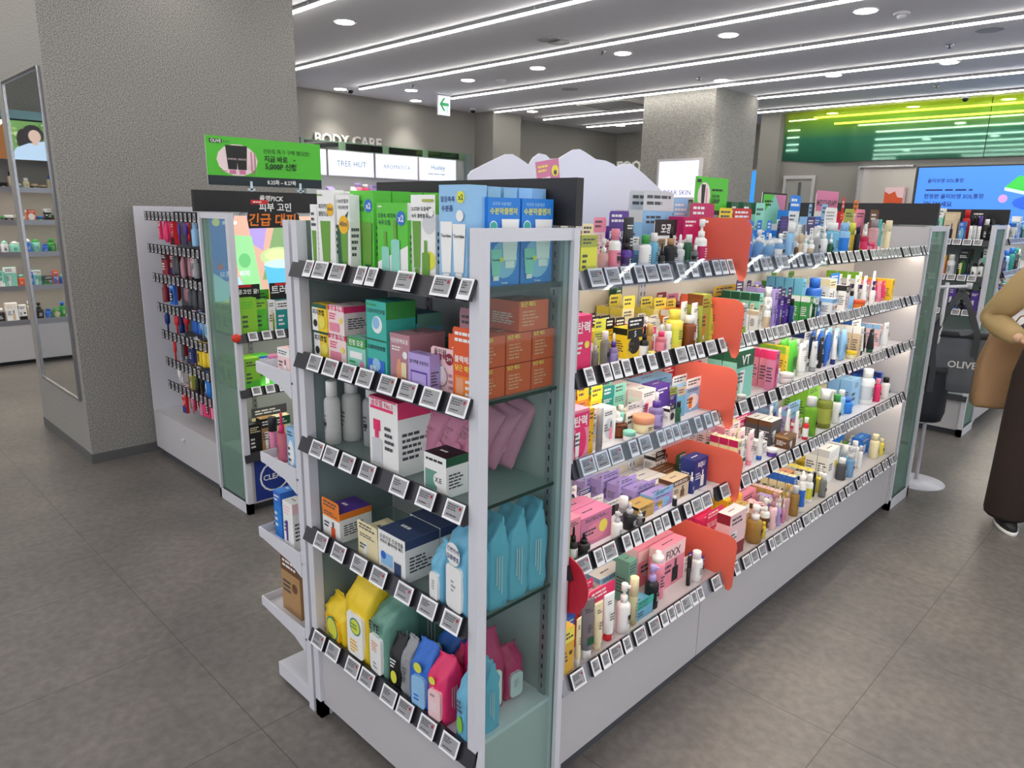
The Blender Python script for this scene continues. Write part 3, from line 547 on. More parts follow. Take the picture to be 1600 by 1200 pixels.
# ---- coat-style stand with tote bags
st=empty('bag_stand',(-1.12,4.78,0)); tag(st,'white round-based stand carrying the grey tote bags','stand')
MB().lathe([(.16,0),(.16,.006),(.03,.016),(.016,.02)],M_WHITE,n=32).build('base',st); MB().tube([(0,0,.015),(0,0,1.24)],.011,M_WHITE).build('pole',st); MB().tube([(-.1,-.12,1.21),(0,0,1.215),(.09,.11,1.22)],.010,M_WHITE).build('hook_arm',st); MB().tube([(.088,.108,1.205),(.09,.11,1.24)],.016,M_WHITE,10).build('end_stop',st)
# ================================================================ products
def loft(mb,secs,m,n=16,sup=0,crease=0,rnd=None):
    i=len(mb.v)
    for (z,rx,ry,cx,cy) in secs:
        for k in range(n):
            a=2*math.pi*(k+.5)/n; ca,sa=math.cos(a),math.sin(a)
            if sup: q=1/max(abs(ca),abs(sa)); q=1+(q-1)*sup; ca*=q; sa*=q
            j=rnd.uniform(-crease,crease) if (crease and rnd) else 0
            mb.v.append((cx+ca*rx,cy+sa*(ry+j),z+(j*.8 if crease else 0)))
    for j in range(len(secs)-1):
        for k in range(n): mb.f.append((i+j*n+k,i+j*n+(k+1)%n,i+(j+1)*n+(k+1)%n,i+(j+1)*n+k)); mb.m.append(mb.mi(m)); mb.sm.append(True)
    mb.f.append(tuple(i+k for k in range(n-1,-1,-1))); mb.m.append(mb.mi(m)); mb.sm.append(False)
    j=len(secs)-1; mb.f.append(tuple(i+j*n+k for k in range(n))); mb.m.append(mb.mi(m)); mb.sm.append(False)
def lum(c):
    h=hx(PAL[c if c in PAL else c[1:]]); return .3*h[0]+.6*h[1]+.1*h[2]
def ink(c): return 'w' if lum(c)<.5 else 'dy'
def autoprint(f,cols,rnd,txt=None):
    a=cols[0]; b=cols[1] if len(cols)>1 else ink(a); c=cols[2] if len(cols)>2 else b
    st=rnd.randrange(5); tall=f.H/f.W>1.2
    if st in (0,3): f.rect(0,.72,1,1,b); f.lines(.1,.78,.9,.94,2,ink(b),rnd)
    elif st==1: f.lines(.1,.72,.9,.93,3,b if b!=a else ink(a),rnd)
    elif st==2: f.rect(0,0,1,.3,b); f.lines(.12,.74,.85,.92,2,ink(a),rnd)
    else: f.ell(.5,.42,.36,.3,b,20); f.lines(.12,.8,.88,.93,2,ink(a),rnd)
    if txt: f.rect(.02,.66,.98,.95,b); f.text(txt,.5,.8,.9,ink(b),maxh=.2)
    k=rnd.randrange(4)
    if k==0: f.tube(.35,.08,.6,.26,c if c!=a else 'w','w'); 
    elif k==1: f.bottle(.62,.08,.62,.24,c if c!=a else 'w',ink(a))
    elif k==2: f.disc(.72,.5,.14,'yl' if rnd.random()<.4 else c)
    f.lines(.1,.34 if k<3 else .2,.5,.58,3 if tall else 2,ink(a),rnd)
NAMES=dict(box='carton',flap='display_carton',card='shelf_card',tube='squeeze_tube',pump='pump_bottle',drop='dropper_bottle',bot='capped_bottle',sq='square_bottle',aero='spray_can',jar='cream_jar',stick='slim_stick',pack='wipes_pack',pouch='sachet',ref='wrapped_pouch')
def build_item(kind,w,d,h,cols,seed,ops=None,txt=None,side=None):
    """returns a linked root object; front faces local -y"""
    rnd=random.Random(seed); c0=cols[0]; c1=cols[1] if len(cols)>1 else 'w'; c2=cols[2] if len(cols)>2 else ink(c0); mb=MB(); ch=[]
    if kind in ('box','flap'):
        hb=h if kind=='box' else h*.74
        mb.box(-w/2,w/2,-d/2,d/2,0,hb,c0,mtop=(cols[3] if len(cols)>3 else None),mside=(side if side else None))
        f=Fr(mb,(-w/2,-d/2,0),(1,0,0),(0,0,1),w,hb)
        if ops: f.ops(ops)
        else: autoprint(f,cols,rnd,txt)
        for g in (Fr(mb,(w/2,-d/2,0),(0,1,0),(0,0,1),d,hb),Fr(mb,(-w/2,d/2,0),(0,-1,0),(0,0,1),d,hb)):
            sc_=side or c0
            if c1!=sc_ and not side: g.rect(0,.78,1,1,c1)
            g.lines(.12,.2,.88,.6,5,ink(sc_),rnd)
        g=Fr(mb,(-w/2,-d/2,hb),(1,0,0),(0,1,0),w,d); g.lines(.25,.4,.75,.6,1,ink(cols[3] if len(cols)>3 else c0),rnd)
        if kind=='flap':
            q=MB(); q.prism([(-w/2,hb-.002),(w/2,hb-.002),(w/2,h*.96),(w*.44,h),(-w*.44,h),(-w/2,h*.96)],'y',-d/2-.0015,-d/2-.0002,c1); g=Fr(q,(-w/2,-d/2-.0016,hb),(1,0,0),(0,0,1),w,h-hb); g.lines(.1,.2,.9,.85,2,ink(c1),rnd); ch.append(('header_card',q))
    elif kind=='card':
        mb.prism([(-w/2,0),(w/2,0),(w/2,h*.95),(w*.42,h),(-w*.42,h),(-w/2,h*.95)],'y',-.001,.001,c0); f=Fr(mb,(-w/2,-.001,0),(1,0,0),(0,0,1),w,h)
        if ops: f.ops(ops)
        else: autoprint(f,cols,rnd,txt)
    elif kind=='tube':
        r=w*.34; hc=h*.16; dd=min(d/2,r)
        loft(mb,[(hc,r,dd,0,0),(hc+.01*h,r*1.1,dd,0,0),(h*.45,w*.42,dd*.8,0,0),(h*.8,w*.48,dd*.35,0,0),(h*.95,w*.5,.0016,0,0),(h,w*.5,.0012,0,0)],c0,18)
        q=MB().lathe([(r*.8,0),(r*.84,.003),(r*.82,hc)],c1,n=16,sy=min(1,dd/r)); ch.append(('cap',q))
        f=Fr(mb,(-w*.28,-dd*.99,hc+.02*h),(1,0,0),(0,0,1),w*.56,h*.5)
        f.lines(.15,.55,.85,.9,3,ink(c0),rnd)
        if len(cols)>2: f.rect(.05,.15,.95,.42,c2)
        f2=Fr(mb,(-w*.46,-dd*.42,h*.74),(1,0,0),(0,0,1),w*.92,h*.16)
        f2.lines(.2,.2,.8,.8,2,ink(c0),rnd)
    elif kind in ('pump','drop','bot','sq','aero'):
        r=w/2; sq=.55 if kind=='sq' else 0; fr=dict(pump=.62,drop=.58,bot=.76,sq=.74,aero=.80)[kind]; hb=h*fr; rn=r*(.5 if kind in('bot','sq') else .42)
        if d<w*.8: sy=d/w
        else: sy=1
        pr=[(r*.94,0),(r,.004),(r,hb*.86),(r*.93,hb*.93),(rn*1.1,hb),(rn,hb),(rn,hb+h*.02)]
        if kind=='aero': pr=[(r*.94,0),(r,.005),(r,hb*.9),(r*.85,hb*.96),(r*.5,hb)]
        mb.lathe(pr,c0,n=16,sup=sq,sy=sy)
        lz0,lz1=hb*.18,hb*.7
        if len(cols)>2 and cols[2]!='-': mb.lathe([(r*1.008,lz0),(r*1.008,lz1)],c2,n=16,sup=sq,sy=sy,caps=False)
        lc=cols[2] if len(cols)>2 and cols[2]!='-' else c0
        f=Fr(mb,(-r*.5,-r*1.02*sy,lz0),(1,0,0),(0,0,1),r*1.0,lz1-lz0); f.lines(.1,.25,.9,.9,4,ink(lc),rnd)
        q=MB()
        if kind=='pump':
            q.lathe([(rn*1.25,hb),(rn*1.25,hb+h*.12),(rn*.9,hb+h*.13),(rn*.5,hb+h*.14),(rn*.5,hb+h*.22),(rn*1.1,hb+h*.23),(rn*1.15,h*.985),(rn*.8,h)],c1,n=14); q.box(-rn*.35,rn*.35,-r*.95,0,h*.925,h*.975,c1); ch.append(('pump_head',q))
        elif kind=='drop':
            q.lathe([(rn*1.25,hb),(rn*1.25,hb+h*.15),(rn*1.0,hb+h*.16)],cols[3] if len(cols)>3 else c1,n=14); ch.append(('collar',q)); q=MB().lathe([(rn*.62,hb+h*.16),(rn*.62,h*.9),(rn*.5,h*.97),(rn*.2,h)],c1,n=12); ch.append(('rubber_bulb',q))
        elif kind=='aero':
            q.lathe([(r*.8,hb*.955),(r*.82,h*.86),(r*.74,h*.9),(r*.4,h*.92),(r*.4,h*.98),(r*.25,h)],c1,n=14); ch.append(('cap',q))
        else:
            rc=rn*1.35; q.lathe([(rc,hb),(rc,h*.985),(rc*.9,h)],c1,n=14); ch.append(('cap',q))
        if rnd.random()<.3 and w>.02:
            q=MB().box(-.006,.006,-r*1.05*sy-.001,-r*1.0*sy,h*.3,h*.3+.012,'k'); ch.append(('security_sticker',q))
    elif kind=='jar':
        r=w/2; mb.lathe([(r*.85,0),(r*.95,.004),(r*.95,h*.6),(r*.9,h*.62)],c0,n=22); ch.append(('lid',MB().lathe([(r,h*.58),(r,h*.96),(r*.95,h)],c1,n=22)))
        f=Fr(mb,(-r*.5,-r*.97,h*.1),(1,0,0),(0,0,1),r,h*.45); f.lines(.1,.2,.9,.8,2,ink(c0),rnd)
    elif kind=='stick':
        r=w/2; mb.lathe([(r*.9,0),(r,.003),(r,h*.62)],c0,n=12); ch.append(('cap',MB().lathe([(r*1.02,h*.62),(r*1.02,h*.985),(r*.85,h)],c1,n=12)))
        f=Fr(mb,(-r*.5,-r*1.03,h*.1),(1,0,0),(0,0,1),r,h*.45); f.lines(.2,.1,.8,.9,5,ink(c0),rnd)
    elif kind in ('pack','ref','pouch'):
        th=d/2; rr=rnd
        if kind=='pouch': S=[(0,w*.48,.002,0,0),(h*.05,w*.5,.002,0,0),(h*.2,w*.485,th*.8,0,0),(h*.6,w*.485,th,0,0),(h*.88,w*.49,th*.5,0,0),(h*.95,w*.5,.002,0,0),(h,w*.5,.0015,0,0)]
        else: S=[(0,w*.46,th*.55,0,0),(h*.02,w*.49,th*.9,0,0),(h*.12,w*.5,th,0,0),(h*.3,w*.495,th*.97,0,0),(h*.45,w*.5,th,0,0),(h*.58,w*.495,th*.98,0,0),(h*.68,w*.5,th*.96,0,-th*.02),(h*.76,w*.49,th*.8,0,th*.08),(h*.83,w*.475,th*.58,0,th*.2),(h*.89,w*.47,th*.34,0,th*.3),(h*.935,w*.45,.004,0,th*.36),(h,w*.47,.0025,0,th*.30)]
        loft(mb,S,c0,28,sup=.8 if kind!='pouch' else .3,crease=min(.0045,th*.13),rnd=rr)
        if kind=='pack':
            q=MB(); lw,l0,l1=w*.34,h*.08,h*.56
            pts=[]
            for (cx,cz,a0) in ((lw-.012,l1-.012,0),(-lw+.012,l1-.012,90),(-lw+.012,l0+.012,180),(lw-.012,l0+.012,270)):
                for t in range(4): a=R(a0+30*t); pts.append((cx+.012*math.cos(a),cz+.012*math.sin(a)))
            q.prism(pts,'y',-th-.007,-th+.004,c1)
            g=Fr(q,(-lw,-th-.0072,l0),(1,0,0),(0,0,1),2*lw,l1-l0)
            if ops: g.ops(ops)
            else: g.lines(.3,.4,.7,.75,4,'gy',rnd)
            ch.append(('lid',q))
        else:
            f=Fr(mb,(-w*.36,-th-.0035,h*.12),(1,0,0),(0,0,1),w*.72,h*.55); 
            if ops: f.ops(ops)
            elif len(cols)>2: f.ell(.5,.3,.35,.22,c2,18); f.lines(.15,.6,.85,.95,3,ink(c0),rnd)
            else: f.lines(.15,.3,.85,.8,5,ink(c0),rnd)
        if kind!='pouch' and th>.02:
            g=Fr(mb,(w*.5+.0035,-th*.7,h*.1),(0,1,0),(0,0,1),th*1.4,h*.55); q_='lgy' if c0!='lgy' else 'gy'
            for i_ in range(3): g.rect(.25+.16*i_,.35-.1*i_,.31+.16*i_,.92,q_)
        if side:
            f=Fr(mb,(-w*.5,-th-.004,0),(1,0,0),(0,0,1),w,h); f.ops(side)
    if ch:
        o=empty(NAMES[kind],(0,0,0)); mb.build('carton_body' if kind=='flap' else 'body',o)
    else: o=mb.build(NAMES[kind])
    for n_,q in ch: q.build(n_,o)
    return o
CATS=dict(box='box',flap='box',card='card',tube='tube',pump='bottle',drop='bottle',bot='bottle',sq='bottle',aero='spray can',jar='jar',stick='tube',pack='wipes',pouch='pouch',ref='pouch')
_used={}
# frame -> (origin on the front line, axis yaw)
def spawn(fr,lev,kind,a,w,d,h,off,cols,label,n=1,seed=0,group=None,ops=None,txt=None,side=None,rz=0,tilt=0,zz=0):
    """fr = (x,y,yaw): a runs to the right along the rack front, off runs inward"""
    X,Y,yaw=fr; ux,uy=math.cos(yaw),math.sin(yaw); vx,vy=-uy,ux
    base=None
    for k in range(n):
        if base is None: o=base=build_item(kind,w,d,h,cols,seed,ops,txt,side)
        else:
            o=base.copy(); C.objects.link(o)
            for c in base.children: c2=c.copy(); C.objects.link(c2); c2.parent=o
        ca=a+w/2; cd=off+d/2+k*(d+.003)
        o.location=(X+ux*ca+vx*cd,Y+uy*ca+vy*cd,lev+zz); o.rotation_euler=(tilt,0,yaw+rz)
        l=label if k==0 else label.replace(", ",f", {ordn(k)} back, ",1)
        tag(o,l,CATS[kind],group)
    return base
F_END=(-1.835,1.0,0.); F_LONG=(-1.09,0.,R(90)); F_R2=(-3.45,1.55,R(90)); F_RG=(-1.93,6.05,0.); F_SIDE=(-1.105,1.0,R(90)); F_FAR=(-1.10,4.16,R(90)); F_LW=(-8.48,0,R(90)); F_RL=(-1.17,0.,R(90)); F_REAR=(-2.17,1.0,0.)
FR=dict(E=F_END,L=F_LONG,U=F_R2,G=F_RG,S=F_SIDE,F=F_FAR,W=F_LW,H=F_RL,B=F_REAR)
# ---------------------------------------------------------------- price tags
_tm={}
def price_tag(fr,lev,a,w,label,parts,seed,h=.0457):
    X,Y,yaw=fr; ux,uy=math.cos(yaw),math.sin(yaw); key=(round(w,3),parts,seed%3)
    if key not in _tm:
        y0,z0=-.0255,-.0185; vy,vz=.018,.042; L=math.hypot(vy,vz); vy/=L; vz/=L
        if parts:
            mb=MB().prism([(y0,z0),(y0+vy*h,z0+vz*h),(y0+vy*h+.010,z0+vz*h-.004),(y0+.010,z0-.004)],'x',-w/2,w/2,M_TAGB,None)
        else: mb=MB().prism([(y0,z0),(y0+vy*h,z0+vz*h),(y0+vy*h+.010,z0+vz*h-.004),(y0+.010,z0-.004)],'x',-w/2,w/2,M_TAGB,None)
        f=Fr(mb,(-w/2,y0,z0),(1,0,0),(0,vy,vz),w,h); f.rect(0,0,1,1,M_TAGW)
        q=MB() if parts else mb
        g=Fr(q,(-w/2,y0-.0004*vz,z0+.0004*vy),(1,0,0),(0,vy,vz),w,h); g.k=1
        bx=.09 if w>.05 else .14
        g.rect(bx,.13 if w>.05 else .22,1-bx,.9,M_TAGS); g.lines(bx+.06,.5,.72,.84,3,M_TAGT,random.Random(seed%3)); g.lines(bx+.1,.22 if w>.05 else .3,.8,.34 if w>.05 else .42,1,M_TAGT,random.Random(seed%3+5))
        if seed%3!=1: g.disc(.80,.72,.065,M_TAGR)
        _tm[key]=(mb,q)
        o=mb.build('price_tag'); 
        if parts: q.build('tag_screen',o)
        _tm[key]=o
    else:
        s=_tm[key]; o=s.copy(); C.objects.link(o)
        for c in s.children: c2=c.copy(); C.objects.link(c2); c2.parent=o
    o.location=(X+ux*a,Y+uy*a,lev); o.rotation_euler=(0,0,yaw)
    tag(o,label,'price tag'); return o

# ---------------------------------------------------------------- product tables
OP0=[['b',.05,.0,.95,.5,'w'],['T',.5,.03,.6,.7,'ag','ag'],['l',.15,.65,.85,.9,3,'dy']]
OP1=[['T',.45,.02,.62,.62,'ag','ag'],['t','피지까지',.38,.80,.6,'dy'],['t','말랑모공',.38,.71,.6,'dy'],['e',.78,.76,.2,'ye'],['t','40ml',.78,.77,.3,'dy'],['l',.05,.92,.4,.96,1,'ag']]
OP2=[['t','1000만돌파',.5,.92,.9,'dy'],['t','국민세안제',.5,.84,.8,'dy'],['g',[(.0,.0),(.9,0),(.5,.3),(.5,.5),(.95,.8),(0,.6)],'dg'],['T',.55,.04,.66,.6,'ag','ag'],['e',.55,.62,.4,'ye'],['t','40ml',.55,.63,.6,'dy']]
OP3=[['t','2천만 돌파',.32,.86,.5,'dg'],['t','국민녹두폼',.34,.78,.55,'dg'],['e',.8,.82,.16,'b'],['t','x2',.8,.82,.2,'w'],['T',.3,.02,.64,.5,'ag','dg'],['T',.74,.02,.62,.42,'ag','dg'],['l',.06,.93,.3,.97,1,'w']]
OP4=[['g',[(0,0),(1,0),(1,.45),(0,.2)],'w'],['t','모공속 피지쏙',.33,.83,.6,'dg'],['t','녹두오일',.25,.74,.4,'dg'],['e',.8,.8,.14,'b'],['t','x2',.8,.8,.18,'w'],['B',.28,.03,.62,.25,'mi','ag'],['B',.62,.03,.78,.28,'mi','ag'],['l',.08,.93,.3,.97,1,'w']]
OP5=[['t','모공국민선크림',.5,.86,.9,'dg'],['l',.1,.92,.5,.96,1,'dg'],['b',.15,.1,.85,.7,'w']]
OP6=[['e',.75,.68,.28,'lgy'],['e',.78,.25,.24,'ly'],['t','2-STEP 모공세정',.44,.84,.8,'k'],['t','녹두 클렌징 듀오',.44,.76,.8,'k'],['T',.25,.05,.7,.34,'ag','ag'],['B',.62,.08,.48,.3,'ag','ag'],['b',.5,.92,.95,.95,'ol'],['e',.86,.8,.1,'w']]
OP7=[['t','말끔촉촉',.32,.86,.5,'db'],['t','수분폼',.30,.77,.42,'db'],['e',.78,.88,.14,'ly'],['t','x2',.78,.88,.18,'dg'],['T',.28,.03,.64,.44,'w'],['T',.74,.05,.62,.46,'w'],['t','Torriden',.28,.5,.36,'k'],['t','Torriden',.74,.5,.38,'k'],['e',.78,.70,.13,'w']]
OP8=[['e',.65,.86,.16,'ly'],['t','x2',.65,.86,.18,'dg'],['l',.1,.5,.8,.7,3,'w']]
OP9=[['t','지지직 수분세안',.42,.93,.58,'lb'],['t','수분막클렌저',.48,.85,.84,'ly'],['e',.5,.3,.42,'lb'],['e',.16,.68,.12,'w'],['e',.16,.68,.10,'tq'],['T',.68,.2,.76,.56,'w'],['t','Torriden',.68,.62,.44,'db'],['T',.24,.06,.42,.34,'mi'],['t','Torriden',.24,.3,.26,'db'],['e',.4,.3,.06,'ly'],['t','Torriden',.5,.03,.2,'w']]
OQ0=[['b',0,0,.4,1,'w'],['b',.0,.86,1,1,'dg'],['t','피지조절',.45,.7,.8,'k'],['e',.22,.28,.14,'k'],['e',.7,.35,.22,'yl']]
OQ1=[['b',0,.82,1,1,'hp'],['t','모공 탄력',.5,.91,.8,'w'],['l',.1,.5,.6,.75,3,'hp'],['e',.82,.5,.1,'yl'],['b',.1,.1,.7,.4,'p']]
OQ2=[['b',0,.72,1,1,'g'],['t','진정 모공',.5,.86,.8,'w'],['e',.8,.25,.12,'pi'],['l',.1,.1,.6,.35,2,'g'],['b',.15,.4,.85,.6,'w']]
OQ3=[['t','모공피지민트팝',.5,.87,.9,'k'],['e',.55,.70,.26,'w'],['e',.5,.72,.18,'lb'],['b',0,.49,1,.51,'dg'],['t','모공피지민트팝',.5,.40,.9,'k'],['b',.05,.02,.9,.24,'b'],['e',.5,.18,.2,'lb'],['t','쿨링',.3,.12,.3,'w'],['l',.05,.93,.5,.97,1,'g']]
OQ4=[['b',0,.85,1,1,'dg'],['t','모공피지민트팝',.5,.72,.86,'k'],['e',.8,.45,.1,'ly'],['b',.1,.12,.7,.45,'lb']]
OQ5=[['t','단단탄력모공',.5,.86,.85,'w'],['l',.1,.65,.8,.76,2,'w'],['g',[(.35,0),(.6,0),(.62,.3),(.55,.5),(.4,.5),(.33,.3)],'og'],['e',.78,.6,.12,'w'],['b',.6,.15,.85,.45,'cr']]
OQ6=[['t','입가주름 모공고민',.5,.78,.86,'k'],['b',.12,.08,.88,.55,'pu'],['b',.16,.12,.84,.5,'lv']]
OQ7=[['t','올인원',.38,.9,.5,'k'],['t','결광팩',.38,.8,.5,'dr'],['e',.76,.78,.16,'dr'],['t','2+1',.76,.78,.2,'w'],['e',.4,.38,.3,'gy'],['e',.4,.38,.27,'pc'],['b',.25,.25,.55,.6,'w'],['l',.75,.1,.95,.5,3,'ps']]
OQ8=[['b',0,.58,1,1,'ob'],['t','블랙헤드',.5,.78,.85,'w'],['t','당근 패드',.5,.62,.8,'yl'],['b',.1,.1,.8,.48,'o'],['b',.16,.14,.5,.44,'og'],['l',.6,.1,.9,.45,3,'w']]
OR0=[['b',0,.8,1,1,'ob'],['t','당근 패드',.4,.9,.7,'yl'],['l',.1,.15,.8,.7,5,'og']]
OS0=[['t','글로벌 No.1',.45,.93,.75,'hp'],['b',.05,.84,.85,.88,'hp'],['b',.15,.55,.4,.7,'hp'],['B',.27,.08,.64,.36,'lgy','hp'],['l',.55,.3,.92,.66,4,'dy'],['b',.03,.98,.97,1,'hp']]
OS1=[['l',.1,.8,.85,.92,1,'k'],['b',.06,.12,.6,.6,'gt'],['e',.66,.4,.22,'w'],['t','X.E',.66,.4,.3,'k']]
OS2=[['t','모공진정 진공앰플',.5,.86,.86,'dy'],['t','저자극 클리어링 패드',.5,.75,.86,'k'],['b',.1,.2,.55,.5,'lb'],['e',.2,.42,.1,'b'],['b',.6,.08,.85,.4,'nb'],['l',.1,.05,.5,.15,2,'dy']]
OS3=[['l',.35,.4,.65,.7,3,'gy'],['e',.5,.5,.01,'gy'],['e',.5,1.28,.46,'w'],['t','간편하게',.5,1.37,.75,'db'],['t','딥클렌징',.5,1.2,.75,'db']]
OS4=[['e',.5,.55,.42,'te'],['e',.5,.55,.36,'ly'],['l',.2,.1,.8,.25,1,'g']]
OS5=[['e',.55,.72,.36,'te'],['e',.55,.72,.3,'ly'],['l',.2,.08,.7,.4,4,'ye'],['l',.3,.65,.8,.8,2,'g']]
OS6=[['l',.2,.55,.8,.85,4,'og'],['l',.3,.1,.7,.3,2,'gy'],['t','EYE',.5,1.25,.9,'k']]
OS7=[['b',.1,.1,.9,.9,'lb'],['e',.5,1.3,.3,'ly'],['l',.2,.2,.8,.45,2,'b']]
OS8=[['e',.35,1.3,.26,'ly'],['l',.2,.3,.8,.6,3,'w'],['l',.2,.75,.8,.9,1,'gy']]
# frame, shelf height, kind, left, width, depth, height, set-back, colours, name, rows, picture, text, lift
def shelf(fr,lev,where,rows):
    for r in rows:
        kind,a,w_,d,h,off,cols,desc=r[:8]; n=r[8] if len(r)>8 else 1; ex=r[9] if len(r)>9 else {}
        spawn(FR[fr],lev,kind,a,w_,d,h,off,cols.split(","),f"{desc}, {where}",n,seed=sum(map(ord,desc)),group=(f"{desc} row, {where}" if n>1 else None),ops=ex.get("ops"),txt=ex.get("t"),zz=ex.get("z",0),rz=0 if kind in("box","flap","card") else (len(desc)%7-3)*.04)
shelf('B',0.255,"lowest rear tray",[
('box',0.071,0.123,0.160,0.209,0.040,'ct,br','tall kraft carton'),
])
shelf('B',0.52,"third rear tray",[
('bot',0.012,0.037,0.037,0.083,0.050,'am,pc,k','brown bottle with pale pink cap'),
('box',0.049,0.048,0.084,0.162,0.040,'bb,b','blue carton'),
('box',0.149,0.062,0.050,0.163,0.020,'w,pc,pu','white carton with pink picture'),
('bot',0.105,0.031,0.031,0.139,0.070,'Tmi,lgy','clear mint bottle'),
])
shelf('B',0.8,"second rear tray",[
('stick',0.012,0.028,0.028,0.125,0.050,'pi,k','slim pink gloss tube'),
('drop',0.104,0.034,0.034,0.166,0.030,'Tp,hp','pink dropper bottle'),
('box',0.204,0.046,0.080,0.143,0.020,'lb,w','pale blue slim carton'),
])
shelf('B',1.1,"topmost rear tray",[
('jar',0.012,0.046,0.046,0.034,0.060,'pc,pi','round pale pink compact'),
('box',0.177,0.073,0.050,0.087,0.020,'pc,w','small clear-pink carton'),
])
shelf('E',0.305,"end rack bottom deck",[
('pack',0.034,0.136,0.060,0.134,0.020,'y,ye','small yellow wipes pack, front left',1,dict(ops=OS4)),
('pack',0.034,0.131,0.060,0.117,0.090,'y,ye','small yellow wipes pack, second in line',1,dict(ops=OS4)),
('pack',0.034,0.118,0.060,0.076,0.160,'y,ye','small yellow wipes pack, third in line',1,dict(ops=OS4)),
('pack',0.034,0.074,0.050,0.049,0.235,'y,ye','small yellow wipes pack, last in line',1,dict(ops=OS4)),
('pack',0.181,0.114,0.100,0.285,0.010,'y,w','large yellow wipes pack with white lid',1,dict(ops=OS5)),
('pack',0.298,0.087,0.120,0.241,0.012,'gt,w','sage green wipes pack with white lid',1,dict(ops=OS6)),
('ref',0.242,0.102,0.110,0.185,0.150,'gt,gt,dg','sage green pouch behind'),
('ref',0.390,0.050,0.050,0.160,0.012,'k,gy,ly','small black and grey pouch'),
('ref',0.445,0.042,0.050,0.177,0.012,'gy,lgy','slim silver-grey pouch'),
('ref',0.186,0.050,0.060,0.018,0.224,'lgy,gy','crinkled silver pouch behind'),
('pack',0.491,0.071,0.065,0.192,0.010,'b,lb','blue and white wipes pack with yellow dot',1,dict(ops=OS7)),
('pack',0.446,0.082,0.060,0.159,0.130,'b,db','blue wipes pack behind, left',1,dict(ops=OS8)),
('pack',0.436,0.089,0.060,0.130,0.200,'b,db','blue wipes pack behind, right',1,dict(ops=OS8)),
('pack',0.562,0.064,0.070,0.182,0.010,'hp,pc','hot pink wipes pack with pale lid',1,dict(ops=OS8)),
('pack',0.541,0.075,0.060,0.153,0.100,'hp,pi','hot pink wipes pack behind the first',1,dict(ops=OS8)),
('ref',0.674,0.045,0.055,0.193,0.010,'sk,mi,lg','pale blue wrapped wipes pack at the corner',2),
])
shelf('E',0.65,"end rack fourth shelf",[
('flap',0.062,0.092,0.110,0.122,0.020,'w,o,ob,pu','orange and white carton with purple top'),
('flap',0.248,0.095,0.100,0.111,0.020,'cr,cr,cr','plain cream carton with rounded hang card'),
('box',0.353,0.118,0.115,0.120,0.015,'w,nb,b,nb','white carton with navy top and toner pad picture',2,dict(ops=OS2)),
('box',0.251,0.102,0.086,0.072,0.200,'w,nb,b,nb','white carton with navy top, rear',1,dict(ops=OS2)),
('pack',0.577,0.052,0.060,0.160,0.010,'sk,w','small blue wipes pack left of the tall one'),
('pack',0.632,0.093,0.066,0.239,0.010,'sk,w','tall blue wipes pack with white lid',4,dict(ops=OS3)),
])
shelf('E',0.935,"end rack third shelf",[
('bot',0.061,0.047,0.047,0.186,0.030,'Tw,w','clear storage bottle with round badge, left of two'),
('bot',0.065,0.057,0.057,0.190,0.084,'Tw,w','clear storage bottle with round badge, right of two'),
('bot',0.147,0.061,0.061,0.189,0.100,'Tlgy,w','see-through jar with wide white screw lid'),
('box',0.321,0.123,0.105,0.196,0.020,'w,hp,hp,hp','white cleansing water carton with crimson top, front left',2,dict(ops=OS0)),
('box',0.230,0.091,0.098,0.159,0.192,'w,hp,hp,hp','white cleansing water carton with crimson top, behind',1,dict(ops=OS0)),
('box',0.547,0.082,0.070,0.100,0.020,'w,dg,dg,k','white and dark green carton with round seal',1,dict(ops=OS1)),
])
shelf('E',1.185,"end rack second shelf",[
('box',0.057,0.074,0.050,0.075,0.020,'y,y,k','upper yellow and white mask carton of the stack',1,dict(ops=OQ0,z=0.083)),
('box',0.034,0.079,0.050,0.083,0.036,'y,y,k','lower yellow and white mask carton of the stack',1,dict(ops=OQ0)),
('box',0.131,0.078,0.098,0.078,0.025,'wp,hp,p','upper pink mask carton with grey side',1,dict(ops=OQ1,z=0.083)),
('box',0.115,0.087,0.113,0.082,0.033,'wp,hp,p','lower pink mask carton',1,dict(ops=OQ1)),
('box',0.237,0.082,0.060,0.089,0.015,'mi,g,w','pale green mask carton with green band',1,dict(ops=OQ2)),
('box',0.328,0.084,0.090,0.194,0.015,'tq,g,w','turquoise mask carton with pore lettering',1,dict(ops=OQ3)),
('box',0.280,0.134,0.080,0.157,0.110,'sk,gt,w','dark teal carton with black lettering',1,dict(ops=OQ4)),
('box',0.034,0.060,0.055,0.143,0.170,'hp,hp,w','hot pink carton behind the pink masks'),
('box',0.419,0.078,0.110,0.123,0.020,'ps,ps,k','dusty rose carton with hand picture',1,dict(ops=OQ5)),
('box',0.511,0.080,0.030,0.090,0.005,'lv,lv,pu','small lavender pack with dark lettering',1,dict(ops=OQ6)),
('card',0.554,0.087,0.004,0.107,0.038,'pc,ps,w','pale rose card with sheet mask picture',1,dict(ops=OQ7)),
('box',0.372,0.063,0.055,0.081,0.196,'gt,dg,w','grey green carton at the back'),
('flap',0.655,0.071,0.028,0.167,0.020,'ob,ob,w','orange carton with raised card in front of the orange stack',1,dict(ops=OQ8)),
('card',0.596,0.061,0.004,0.197,0.090,'ps,k,w','rose mask card raised behind the post'),
])
